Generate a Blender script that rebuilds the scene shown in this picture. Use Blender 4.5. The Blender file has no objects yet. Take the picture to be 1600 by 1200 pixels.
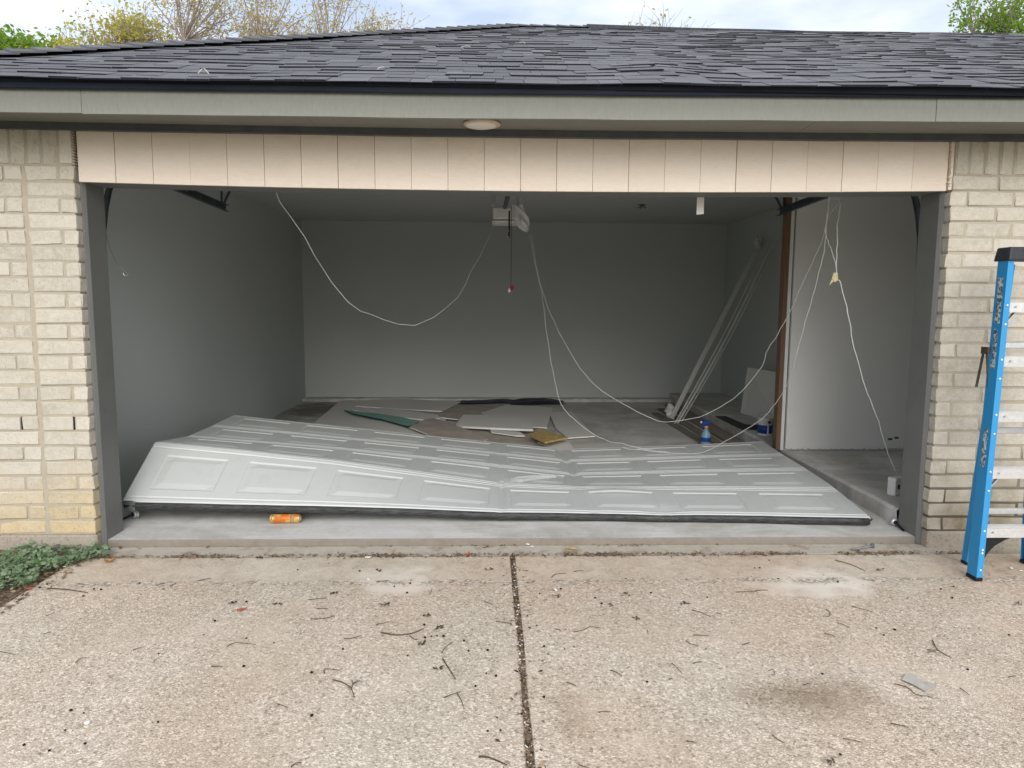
import bpy, bmesh, math, random
import numpy as np
from mathutils import Vector, Matrix, noise as mnoise

SC = bpy.context.scene
COL = SC.collection
RND = random.Random(7)

# ------------------------------------------------------------------ camera
F_PX, PITCH, YAW, ROLL = 1119.0, .1138, .0301, .0057
CAM = np.array([-.168, -4.111, 1.457])
FW = np.array([math.sin(YAW) * math.cos(PITCH), math.cos(YAW) * math.cos(PITCH), -math.sin(PITCH)])
_r = np.array([math.cos(YAW), -math.sin(YAW), 0.])
_u = np.cross(_r, FW)
RI = math.cos(ROLL) * _r + math.sin(ROLL) * _u
UP = -math.sin(ROLL) * _r + math.cos(ROLL) * _u
cam_d = bpy.data.cameras.new('camera')
cam = bpy.data.objects.new('camera', cam_d)
COL.objects.link(cam)
cam_d.sensor_width = 36
cam_d.lens = F_PX / 1600 * 36
cam_d.clip_start = .05
cam_d.clip_end = 2000
cam.matrix_world = Matrix(((RI[0], UP[0], -FW[0], CAM[0]), (RI[1], UP[1], -FW[1], CAM[1]), (RI[2], UP[2], -FW[2], CAM[2]), (0, 0, 0, 1)))
SC.camera = cam

def ray(x, y):
    return FW + RI * (x - 800) / F_PX + UP * (600 - y) / F_PX
def onX(x, y, X):
    d = ray(x, y); return CAM + d * (X - CAM[0]) / d[0]
def onY(x, y, Y):
    d = ray(x, y); return CAM + d * (Y - CAM[1]) / d[1]
def onZ(x, y, Z):
    d = ray(x, y); return CAM + d * (Z - CAM[2]) / d[2]

# ------------------------------------------------------------------ sky and sun (bright overcast)
SUN_EL = math.radians(28.2)      # behind the camera, veiled by cloud
world = bpy.data.worlds.new('World')
SC.world = world
world.use_nodes = True
wn, wl = world.node_tree.nodes, world.node_tree.links
wn.clear()
wout = wn.new('ShaderNodeOutputWorld')
wbg = wn.new('ShaderNodeBackground')
wbg.inputs['Strength'].default_value = .12
sky = wn.new('ShaderNodeTexSky')
sky.sky_type = 'NISHITA'
sky.sun_disc = False
sky.sun_elevation = SUN_EL
sky.sun_rotation = math.radians(174)
sky.air_density = 1.0
sky.dust_density = 2.0
wtc = wn.new('ShaderNodeTexCoord')
wmap = wn.new('ShaderNodeMapping')
wmap.inputs['Scale'].default_value = (1, 1, 2.6)
wmap.inputs['Location'].default_value = (.35, .2, .1)
wnoi = wn.new('ShaderNodeTexNoise')
wnoi.inputs['Scale'].default_value = 2.6
wnoi.inputs['Detail'].default_value = 5
wnoi.inputs['Roughness'].default_value = .5
wramp = wn.new('ShaderNodeValToRGB')
wramp.color_ramp.elements[0].position = .36
wramp.color_ramp.elements[0].color = (.30, .30, .30, 1)
wramp.color_ramp.elements[1].position = .60
wmix = wn.new('ShaderNodeMix')
wmix.data_type = 'RGBA'
wmix.inputs['B'].default_value = (8.2, 8.3, 8.5, 1)
wl.new(wtc.outputs['Generated'], wmap.inputs['Vector'])
wl.new(wmap.outputs['Vector'], wnoi.inputs['Vector'])
wl.new(wnoi.outputs['Fac'], wramp.inputs['Fac'])
wl.new(wramp.outputs['Color'], wmix.inputs['Factor'])
wl.new(sky.outputs['Color'], wmix.inputs['A'])
wl.new(wmix.outputs['Result'], wbg.inputs['Color'])
wl.new(wbg.outputs['Background'], wout.inputs['Surface'])

sun_d = bpy.data.lights.new('sun', 'SUN')
sun_d.energy = 1.5
sun_d.angle = math.radians(40)
sun_d.color = (1, .965, .91)
sun = bpy.data.objects.new('sun', sun_d)
COL.objects.link(sun)
_sd = Vector((.10, -1.0, .54)).normalized()
sun.rotation_euler = _sd.to_track_quat('Z', 'Y').to_euler()
sun.location = (3, -6, 9)

SC.view_settings.view_transform = 'Standard'
SC.view_settings.look = 'None'
SC.view_settings.exposure = .5
SC.view_settings.gamma = 1
SC.view_settings.use_curve_mapping = False
SC.render.engine = 'CYCLES'
SC.cycles.max_bounces = 12
SC.cycles.diffuse_bounces = 8
SC.cycles.use_denoising = True

# ------------------------------------------------------------------ material helpers
class NT:
    def __init__(s, name):
        s.m = bpy.data.materials.new(name)
        s.m.use_nodes = True
        s.n, s.l = s.m.node_tree.nodes, s.m.node_tree.links
        s.b = s.n['Principled BSDF']
        s.out = s.n['Material Output']
    def new(s, t, **kw):
        nd = s.n.new('ShaderNode' + t)
        for k, v in kw.items():
            if k.startswith('_'):
                setattr(nd, k[1:], v)
            else:
                nd.inputs[k.replace('__', ' ')].default_value = v
        return nd
    def link(s, a, b):
        s.l.new(a, b)
    def coord(s, kind='Object', scale=(1, 1, 1)):
        t = s.new('TexCoord')
        mp = s.new('Mapping', Scale=scale)
        s.link(t.outputs[kind], mp.inputs['Vector'])
        return mp.outputs['Vector']
    def wpos(s):
        return s.new('NewGeometry').outputs['Position']
    def noise(s, vec, scale, detail=4, rough=.55, dist=0):
        nd = s.new('TexNoise', Scale=scale, Detail=detail, Roughness=rough, Distortion=dist)
        if vec is not None:
            s.link(vec, nd.inputs['Vector'])
        return nd.outputs['Fac']
    def voro(s, vec, scale, feature='F1'):
        nd = s.new('TexVoronoi', Scale=scale, _feature=feature)
        s.link(vec, nd.inputs['Vector'])
        return nd
    def ramp(s, fac, stops, interp='LINEAR'):
        nd = s.new('ValToRGB')
        cr = nd.color_ramp
        cr.interpolation = interp
        while len(cr.elements) < len(stops):
            cr.elements.new(.5)
        for e, (p, c) in zip(cr.elements, stops):
            e.position = p
            e.color = (c, c, c, 1) if not hasattr(c, '__len__') else (*c, 1)
        s.link(fac, nd.inputs['Fac'])
        return nd.outputs['Color']
    def mix(s, fac, a, b, mode='MIX'):
        nd = s.new('Mix', _data_type='RGBA', _blend_type=mode)
        for k, v in (('Factor', fac), ('A', a), ('B', b)):
            if isinstance(v, (int, float)):
                nd.inputs[k].default_value = v if k == 'Factor' else (v, v, v, 1)
            elif isinstance(v, tuple):
                nd.inputs[k].default_value = (*v, 1)
            else:
                s.link(v, nd.inputs[k])
        return nd.outputs['Result']
    def math(s, op, a, b=0., clamp=False):
        nd = s.new('Math', _operation=op, _use_clamp=clamp)
        for i, v in enumerate((a, b)):
            if isinstance(v, (int, float)):
                nd.inputs[i].default_value = v
            else:
                s.link(v, nd.inputs[i])
        return nd.outputs[0]
    def sep(s, vec):
        nd = s.new('SeparateXYZ'); s.link(vec, nd.inputs[0]); return nd.outputs
    def bump(s, h, strength=.3, dist=.01):
        nd = s.new('Bump', Strength=strength, Distance=dist)
        s.link(h, nd.inputs['Height'])
        s.link(nd.outputs['Normal'], s.b.inputs['Normal'])
    def done(s, col=None, rough=.6, metal=0., spec=.3):
        if col is not None:
            if isinstance(col, tuple):
                s.b.inputs['Base Color'].default_value = (*col, 1)
            else:
                s.link(col, s.b.inputs['Base Color'])
        if isinstance(rough, (int, float)):
            s.b.inputs['Roughness'].default_value = rough
        else:
            s.link(rough, s.b.inputs['Roughness'])
        s.b.inputs['Metallic'].default_value = metal
        s.b.inputs['Specular IOR Level'].default_value = spec
        return s.m
    def blob(s, vec, cx, cy, rx, ry, edge=.5, wob=.25, scale=6):
        """1 inside an uneven patch lying at (cx, cy) on the ground, 0 outside"""
        x, y, z = s.sep(vec)
        dx = s.math('DIVIDE', s.math('SUBTRACT', x, cx), rx)
        dy = s.math('DIVIDE', s.math('SUBTRACT', y, cy), ry)
        d = s.math('SQRT', s.math('ADD', s.math('MULTIPLY', dx, dx), s.math('MULTIPLY', dy, dy)))
        n = s.math('MULTIPLY', s.math('SUBTRACT', s.noise(vec, scale), .5), wob * 4)
        return s.ramp(s.math('ADD', d, n), [(max(0, 1 - edge) / 2, 1.), (.5 + edge / 2, 0.)])

def plain(name, col, rough=.6, metal=0., var=.12, scale=25, bump=0., spec=.3):
    t = NT(name)
    v = t.coord()
    n = t.noise(v, scale)
    c = t.mix(t.ramp(n, [(.3, 0.), (.7, 1.)]), tuple(c * (1 - var) for c in col), tuple(min(1, c * (1 + var)) for c in col))
    if bump:
        t.bump(t.noise(v, scale * 4), bump, .004)
    return t.done(c, rough, metal, spec)

M = {}
# --- driveway concrete with exposed aggregate
t = NT('exposed_aggregate'); p = t.wpos()
vo = t.voro(p, 145)
vo2 = t.voro(p, 95)
cell = t.sep(vo.outputs['Color'])[0]
peb = t.ramp(cell, [(0, (.27, .235, .195)), (.14, (.42, .37, .315)), (.5, (.50, .445, .38)), (.78, (.585, .53, .465)), (.93, (.72, .68, .62))])
cell2 = t.sep(vo2.outputs['Color'])[1]
peb = t.mix(t.ramp(cell2, [(.86, 0.), (.90, 1.)]), peb, (.78, .74, .67))
peb = t.mix(t.ramp(cell2, [(.05, .8), (.09, 0.)]), peb, (.18, .15, .12))
peb = t.mix(.22, peb, (.50, .455, .395))
cement = t.mix(t.noise(p, 55, 6, .7), (.47, .43, .37), (.61, .565, .50))
edge = t.ramp(vo.outputs['Distance'], [(.25, 0.), (.62, 1.)])
peb = t.mix(t.math('MULTIPLY', edge, .35), peb, (.33, .29, .245))
x, y, z = t.sep(p)
wy = t.math('ADD', y, t.math('MULTIPLY', t.math('SUBTRACT', t.noise(p, 5), .5), .10))
smooth = t.ramp(t.math('ADD', wy, 1.0), [(.44, 0.), (.52, 1.)])      # smooth trowelled strip along the slab
patchy = t.ramp(t.noise(p, 2.3, 5, .6), [(.50, 0.), (.72, .55)])
pa = t.math('MAXIMUM', t.blob(p, -.66, -.46, .46, .34, .3), t.blob(p, 1.50, -.52, .56, .36, .3))
worn = t.math('MAXIMUM', t.math('MAXIMUM', t.math('MULTIPLY', smooth, t.ramp(t.noise(p, 7, 6, .7), [(.35, .35), (.6, .9)])), patchy), pa)
col = t.mix(worn, peb, cement)
col = t.mix(t.math('MULTIPLY', pa, .9), col, t.mix(t.noise(p, 30, 5, .7), (.57, .545, .495), (.70, .675, .63)))
col = t.mix(t.math('MULTIPLY', smooth, t.ramp(t.noise(p, 11, 6, .75, .6), [(.45, 0.), (.68, .6)])), col, (.66, .63, .59), 'MULTIPLY')
tint = t.noise(p, 1.1, 3, .5)
col = t.mix(t.ramp(tint, [(.38, 0.), (.62, .6)]), col, (.96, .83, .765), 'MULTIPLY')
col = t.mix(t.ramp(t.noise(p, 1.7, 4, .6, .4), [(.40, .55), (.60, 0.)]), col, (.85, .84, .80), 'MULTIPLY')
col = t.mix(t.math('MULTIPLY', t.blob(p, 1.02, -1.62, .40, .20, .9), .9), col, (.52, .47, .41), 'MULTIPLY')
col = t.mix(t.math('MULTIPLY', t.blob(p, .12, -1.75, .10, .25, .9), .5), col, (.62, .57, .5), 'MULTIPLY')
rough_line = t.math('MULTIPLY', t.ramp(t.math('ABSOLUTE', t.math('ADD', wy, .50)), [(.015, 1.), (.055, 0.)]), t.ramp(t.noise(p, 6), [(.38, 0.), (.5, 1.)]))
col = t.mix(t.math('MULTIPLY', rough_line, .75), col, t.mix(t.sep(t.voro(p, 75).outputs['Color'])[2], (.12, .10, .08), (.62, .57, .50)))
col = t.mix(1., col, (1.31, 1.29, 1.26), 'MULTIPLY')
fine = t.noise(p, 420, 2, .6)
col = t.mix(.5, col, t.ramp(fine, [(.3, .62), (.7, 1.0)]), 'MULTIPLY')
hgt = t.math('ADD', t.math('MULTIPLY', t.math('SUBTRACT', 1., vo.outputs['Distance']), t.math('SUBTRACT', 1., worn)), t.math('MULTIPLY', fine, .5))
t.bump(hgt, .55, .006)
M['driveway'] = t.done(col, .85, spec=.2)
# --- smooth dusty slab
t = NT('garage_concrete'); p = t.wpos()
st = t.new('Mapping', Scale=(.7, 5, 1)); t.link(p, st.inputs['Vector'])
a = t.noise(st.outputs['Vector'], 3.5, 6, .65, .5)
col = t.mix(t.ramp(a, [(.3, 0.), (.7, 1.)]), (.53, .53, .52), (.69, .69, .685))
col = t.mix(t.ramp(t.noise(p, 22, 5, .7), [(.45, .0), (.75, .6)]), col, (.72, .72, .71))
col = t.mix(t.ramp(t.noise(p, 1.9, 6, .65, .6), [(.38, .85), (.58, 0.)]), col, (.72, .69, .645), 'MULTIPLY')
col = t.mix(t.ramp(t.noise(p, 130, 2), [(.66, 0.), (.72, .6)]), col, (.75, .75, .74))
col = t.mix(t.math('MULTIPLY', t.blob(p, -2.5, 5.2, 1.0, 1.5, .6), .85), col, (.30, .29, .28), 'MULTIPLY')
t.bump(t.noise(p, 60, 5, .7), .2, .004)
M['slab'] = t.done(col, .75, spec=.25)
t = NT('stained_concrete'); p = t.wpos()
col = t.mix(t.noise(p, 16, 6, .7), (.26, .225, .18), (.46, .42, .36))
col = t.mix(t.ramp(t.noise(p, 60, 4, .7), [(.55, 0.), (.66, .7)]), col, (.16, .13, .10))
t.bump(t.noise(p, 70, 5, .8), .6, .008)
M['foundation'] = t.done(col, .9, spec=.15)
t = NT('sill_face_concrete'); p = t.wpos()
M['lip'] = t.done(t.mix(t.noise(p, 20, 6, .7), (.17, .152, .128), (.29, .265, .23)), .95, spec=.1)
t = NT('apron_concrete'); p = t.wpos()
col = t.mix(t.noise(p, 14, 6, .7), (.40, .36, .30), (.60, .56, .50))
col = t.mix(t.ramp(t.noise(p, 5, 5, .7), [(.52, 0.), (.66, .7)]), col, (.24, .175, .12))
col = t.mix(t.ramp(t.noise(p, 200, 3), [(.60, 0.), (.68, .6)]), col, (.2, .17, .14))
t.bump(t.noise(p, 80, 5, .8), .5, .006)
M['apron'] = t.done(col, .9, spec=.15)
# --- soil
t = NT('soil'); p = t.wpos()
vo = t.voro(p, 70)
col = t.mix(t.sep(vo.outputs['Color'])[0], (.10, .075, .052), (.44, .355, .27))
col = t.mix(t.ramp(t.noise(p, 4), [(.45, 0.), (.62, .8)]), col, (.30, .25, .18))
t.bump(t.noise(p, 60, 6, .8), .9, .02)
M['soil'] = t.done(col, .95, spec=.1)
t = NT('lawn'); p = t.wpos()
col = t.mix(t.noise(p, 3, 6, .7), (.05, .085, .02), (.13, .14, .05))
M['lawn'] = t.done(col, .95, spec=.1)
# --- brick
t = NT('painted_brick'); p = t.wpos()
oi = t.new('ObjectInfo').outputs['Random']
col = t.ramp(oi, [(0, (.43, .395, .315)), (.3, (.48, .44, .355)), (.7, (.52, .48, .39)), (1, (.58, .53, .44))])
n1 = t.noise(p, 28, 6, .7)
col = t.mix(t.ramp(n1, [(.35, .0), (.65, .65)]), col, (.62, .575, .485))
col = t.mix(t.ramp(t.noise(p, 95, 3, .7), [(.60, 0.), (.70, .7)]), col, (.27, .225, .165))
x, y, z = t.sep(p)
low = t.ramp(t.math('ADD', z, t.math('MULTIPLY', t.noise(p, 2.6), .45)), [(.36, 1.), (.78, 0.)])
isleft = t.math('LESS_THAN', x, 0.)
col = t.mix(t.math('MULTIPLY', t.math('MULTIPLY', low, isleft), .75), col, (.99, .82, .50), 'MULTIPLY')
grime = t.math('MULTIPLY', t.math('MULTIPLY', low, t.math('SUBTRACT', 1., isleft)), t.ramp(t.noise(p, 7, 6, .7), [(.32, 0.), (.62, .95)]))
col = t.mix(grime, col, (.44, .39, .30), 'MULTIPLY')
col = t.mix(t.ramp(t.noise(p, 9, 6, .75, .8), [(.50, 0.), (.72, .5)]), col, (.72, .70, .66), 'MULTIPLY')
col = t.mix(1., col, (.99, 1.01, 1.07), 'MULTIPLY')
t.bump(t.math('ADD', n1, t.math('MULTIPLY', t.noise(p, 140, 3, .8), .6)), .7, .008)
M['brick'] = t.done(col, .85, spec=.2)
t = NT('mortar'); p = t.wpos()
col = t.mix(t.noise(p, 50, 5, .7), (.35, .31, .245), (.49, .445, .365))
x, y, z = t.sep(p)
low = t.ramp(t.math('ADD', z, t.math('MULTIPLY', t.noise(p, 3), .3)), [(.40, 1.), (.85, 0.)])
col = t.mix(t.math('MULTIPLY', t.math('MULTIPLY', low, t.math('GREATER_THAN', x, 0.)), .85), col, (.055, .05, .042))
t.bump(t.noise(p, 160, 4, .8), .6, .004)
M['mortar'] = t.done(col, .95, spec=.1)
# --- painted wood and metal
t = NT('siding_paint'); p = t.wpos()
st = t.new('Mapping', Scale=(2.2, 1, 13)); t.link(p, st.inputs['Vector'])
g = t.noise(st.outputs['Vector'], 9, 6, .65, 1.2)
oi = t.new('ObjectInfo').outputs['Random']
col = t.mix(oi, (.72, .64, .562), (.755, .68, .605))
col = t.mix(t.ramp(t.noise(p, 3, 4), [(.45, 0.), (.7, .35)]), col, (.75, .68, .585))
col = t.mix(t.ramp(g, [(.35, .4), (.55, 0.)]), col, (.86, .83, .80), 'MULTIPLY')
t.bump(g, .35, .004)
M['siding'] = t.done(col, .75, spec=.2)
t = NT('grey_trim_paint'); p = t.wpos()
st = t.new('Mapping', Scale=(9, 1, 2.2)); t.link(p, st.inputs['Vector'])
g = t.noise(st.outputs['Vector'], 9, 6, .7)
x, y, z = t.sep(p)
lowz = t.ramp(t.math('ADD', t.math('SUBTRACT', z, 2.36), t.math('MULTIPLY', g, .09)), [(.05, .7), (.14, 0.)])
col = t.mix(t.ramp(g, [(.3, 0.), (.7, 1.)]), (.150, .158, .143), (.185, .192, .176))
col = t.mix(t.math('MULTIPLY', lowz, g), col, (.30, .31, .285))
t.bump(g, .2, .003)
M['fascia'] = t.done(col, .6, spec=.25)
M['soffit'] = plain('soffit_paint', (.205, .205, .19), .7, var=.05, scale=6)
M['frieze'] = plain('charcoal_paint', (.088, .094, .108), .55, var=.15, scale=12)
t = NT('jamb_paint'); p = t.wpos()
col = t.mix(t.noise(p, 6, 6, .7), (.125, .130, .128), (.185, .188, .182))
col = t.mix(t.ramp(t.noise(p, 26, 5, .8), [(.62, 0.), (.74, .6)]), col, (.27, .27, .26))
col = t.mix(t.ramp(t.noise(p, 40, 4, .8), [(.27, .6), (.33, 0.)]), col, (.04, .04, .04))
M['jamb'] = t.done(col, .5, spec=.35)
M['drip'] = plain('navy_drip_metal', (.010, .015, .028), .5, metal=.0, var=.3, scale=4, spec=.2)
# --- shingles
t = NT('asphalt_shingle'); p = t.wpos()
oi = t.math('FRACT', t.math('ADD', t.new('ObjectInfo').outputs['Random'], t.new('NewGeometry').outputs['Random Per Island']))
col = t.ramp(oi, [(0, (.105, .108, .126)), (.4, (.122, .126, .145)), (.75, (.138, .143, .162)), (1, (.165, .171, .190))])
col = t.mix(.6, col, t.ramp(t.noise(p, 330, 2, .7), [(.3, .45), (.7, 1.25)]), 'MULTIPLY')
t.bump(t.noise(p, 380, 2, .7), .5, .003)
M['shingle'] = t.done(col, .75, spec=.35)
M['shingle_edge'] = plain('cut_shingle_edge', (.022, .023, .031), .95, spec=.1)
M['roof_deck'] = plain('roof_underlay', (.022, .022, .026), .9)
M['ridge'] = plain('ridge_cap_asphalt', (.060, .062, .072), .9, var=.3, scale=30, bump=.3)
# --- drywall and interior
def drywall(name, c):
    t = NT(name); p = t.wpos()
    col = t.mix(t.noise(p, 1.2, 4), tuple(k * .95 for k in c), tuple(k * 1.04 for k in c))
    col = t.mix(t.ramp(t.noise(p, 11, 5, .8), [(.70, 0.), (.76, .35)]), col, tuple(k * .55 for k in c))
    t.bump(t.noise(p, 90, 3), .08, .002)
    return t.done(col, .8, spec=.2)
M['wall'] = drywall('wall_primer', (.485, .515, .51))
M['ceiling'] = drywall('ceiling_primer', (.50, .51, .50))
M['sheetrock'] = drywall('plasterboard_face', (.70, .70, .685))
M['gypsum'] = plain('gypsum_edge', (.72, .72, .70), .9, var=.06)
M['brown_paper'] = plain('plasterboard_backing', (.44, .395, .36), .9, var=.2, scale=5)
M['teal'] = plain('green_board_paper', (.20, .40, .345), .8, var=.12, scale=6)
M['osb'] = plain('yellow_board', (.47, .345, .14), .8, var=.3, scale=14)
t = NT('raw_wood'); v = t.coord('Object', (14, 14, 1.2))
col = t.mix(t.noise(v, 5, 6, .7, 1.), (.120, .072, .045), (.215, .140, .092))
M['stud'] = t.done(col, .8, spec=.2)
t = NT('dusty_wood'); p = t.wpos()
st = t.new('Mapping', Scale=(12, 1, 12)); t.link(p, st.inputs['Vector'])
M['plank'] = t.done(t.mix(t.noise(st.outputs['Vector'], 4, 5, .7), (.16, .135, .11), (.33, .30, .26)), .9, spec=.1)
M['trim_white'] = plain('primed_trim', (.50, .51, .49), .6, var=.05)
M['tarp'] = plain('navy_tarp', (.012, .017, .030), .5, var=.4, scale=9)
M['felt'] = plain('grey_felt_strip', (.055, .055, .055), .9)
# --- garage door
t = NT('door_enamel'); p = t.wpos()
st = t.new('Mapping', Scale=(3, 26, 26)); t.link(p, st.inputs['Vector'])
g = t.noise(st.outputs['Vector'], 8, 5, .6, .6)
col = t.mix(t.noise(p, 1.5, 4), (.51, .54, .545), (.56, .585, .585))
col = t.mix(t.ramp(t.noise(p, 9, 5, .75), [(.52, 0.), (.78, .4)]), col, (.43, .435, .42))
col = t.mix(t.ramp(t.noise(p, 60, 4, .7), [(.70, 0.), (.76, .5)]), col, (.42, .40, .36))
t.bump(g, .10, .002)
M['door'] = t.done(col, .36, spec=.5)
t = NT('dusty_rubber'); p = t.wpos()
st = t.new('Mapping', Scale=(4, 20, 30)); t.link(p, st.inputs['Vector'])
col = t.mix(t.ramp(t.noise(st.outputs['Vector'], 4, 6, .75), [(.38, 0.), (.7, 1.)]), (.010, .011, .014), (.085, .087, .09))
M['rubber'] = t.done(col, .6, spec=.4)
M['steel'] = plain('galvanised_steel', (.40, .42, .44), .4, metal=.85, var=.2, scale=30)
M['track'] = plain('weathered_track_steel', (.070, .085, .10), .5, metal=.35, var=.3, scale=12)
M['black'] = plain('black_plastic', (.010, .011, .013), .45, var=.2)
# --- ladder
t = NT('blue_fibreglass'); p = t.wpos()
st = t.new('Mapping', Scale=(30, 30, 1.5)); t.link(p, st.inputs['Vector'])
col = t.mix(t.noise(st.outputs['Vector'], 5, 5, .7), (.016, .21, .48), (.035, .30, .61))
col = t.mix(t.ramp(t.noise(p, 45, 5, .8), [(.66, 0.), (.74, .55)]), col, (.16, .30, .42))
M['blue'] = t.done(col, .42, spec=.4)
M['hinge'] = plain('brown_hinge_steel', (.085, .075, .062), .5, metal=.3, var=.3, scale=40)
M['alu'] = plain('ladder_aluminium', (.66, .67, .68), .38, metal=.55, var=.1, scale=40)
M['cap'] = plain('charcoal_cap_plastic', (.030, .033, .042), .55, var=.2, scale=40)
t = NT('worn_sticker'); p = t.wpos()
st = t.new('Mapping', Scale=(1, 1, 1)); t.link(p, st.inputs['Vector'])
col = t.mix(t.ramp(t.noise(p, 55, 5, .8), [(.45, 0.), (.52, 1.)]), (.60, .62, .60), (.05, .10, .16))
M['sticker'] = t.done(col, .6)
M['white'] = plain('white_plastic', (.70, .70, .68), .5, var=.05)
M['grey_wire'] = plain('white_wire_insulation', (.56, .58, .575), .5, var=.05)
t = NT('cloudy_polythene'); p = t.wpos()
col = t.mix(t.noise(p, 20, 4), (.48, .48, .46), (.70, .70, .68))
M['poly'] = t.done(col, .35, spec=.5)
M['red'] = plain('red_cord', (.30, .012, .035), .6)
M['dark_red'] = plain('dark_red_cord', (.10, .02, .03), .7)
M['yellow_tape'] = plain('yellow_tape', (.47, .44, .25), .5)
t = NT('orange_can_print'); p = t.coord()
col = t.mix(t.ramp(t.noise(p, 22, 3), [(.50, 0.), (.56, 1.)]), (.50, .135, .012), (.52, .33, .10))
M['orange'] = t.done(col, .35, spec=.5)
M['brass'] = plain('can_metal', (.50, .40, .20), .35, metal=.6)
M['spray_blue'] = plain('blue_plastic', (.012, .055, .26), .4)
M['spray_body'] = plain('pale_blue_bottle', (.20, .36, .48), .3, var=.1)
M['spray_tip'] = plain('orange_collar', (.55, .28, .14), .5)
M['lens'] = plain('white_lamp_lens', (.74, .70, .63), .35, var=.03)
M['copper'] = plain('tan_lamp_trim', (.55, .44, .34), .4, var=.1)
# --- plants and litter
def leafmat(name, a, b, tr=.35):
    t = NT(name)
    r = t.new('NewGeometry').outputs['Random Per Island']
    col = t.mix(r, a, b)
    d = t.new('BsdfTranslucent'); t.link(col, d.inputs['Color'])
    mx = t.new('MixShader', Fac=tr)
    t.done(col, .6, spec=.2)
    t.link(t.b.outputs[0], mx.inputs[1]); t.link(d.outputs[0], mx.inputs[2]); t.link(mx.outputs[0], t.out.inputs['Surface'])
    return t.m
M['leaf_green'] = leafmat('fresh_green_leaves', (.13, .26, .02), (.30, .46, .05), .55)
M['leaf_yellow'] = leafmat('yellow_green_leaves', (.40, .39, .07), (.66, .60, .16), .55)
M['leaf_tan'] = leafmat('young_tan_leaves', (.46, .39, .11), (.68, .57, .24), .55)
M['clover'] = leafmat('clover_leaves', (.065, .13, .045), (.28, .36, .24), .25)
M['grass'] = leafmat('grass_blades', (.045, .13, .015), (.13, .24, .03), .3)
M['litter'] = leafmat('dry_litter', (.05, .033, .022), (.36, .25, .165), .05)
M['bark'] = plain('grey_bark', (.32, .27, .25), .9, var=.3, scale=30)
M['twig'] = plain('twig_bark', (.075, .05, .034), .9, var=.35, scale=60)
M['berry'] = plain('dried_berry', (.012, .010, .009), .8)
M['dead_leaf'] = plain('dead_leaf', (.36, .22, .10), .8, var=.25, scale=30)
M['red_leaf'] = plain('red_dead_leaf', (.42, .12, .06), .8, var=.25, scale=30)
M['green_bit'] = plain('dark_green_sprig', (.055, .052, .032), .9, var=.4, scale=80)
M['scrap'] = plain('grey_scrap', (.43, .40, .37), .8, var=.15, scale=20)
M['chip'] = plain('white_chip', (.72, .71, .68), .8)

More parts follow.
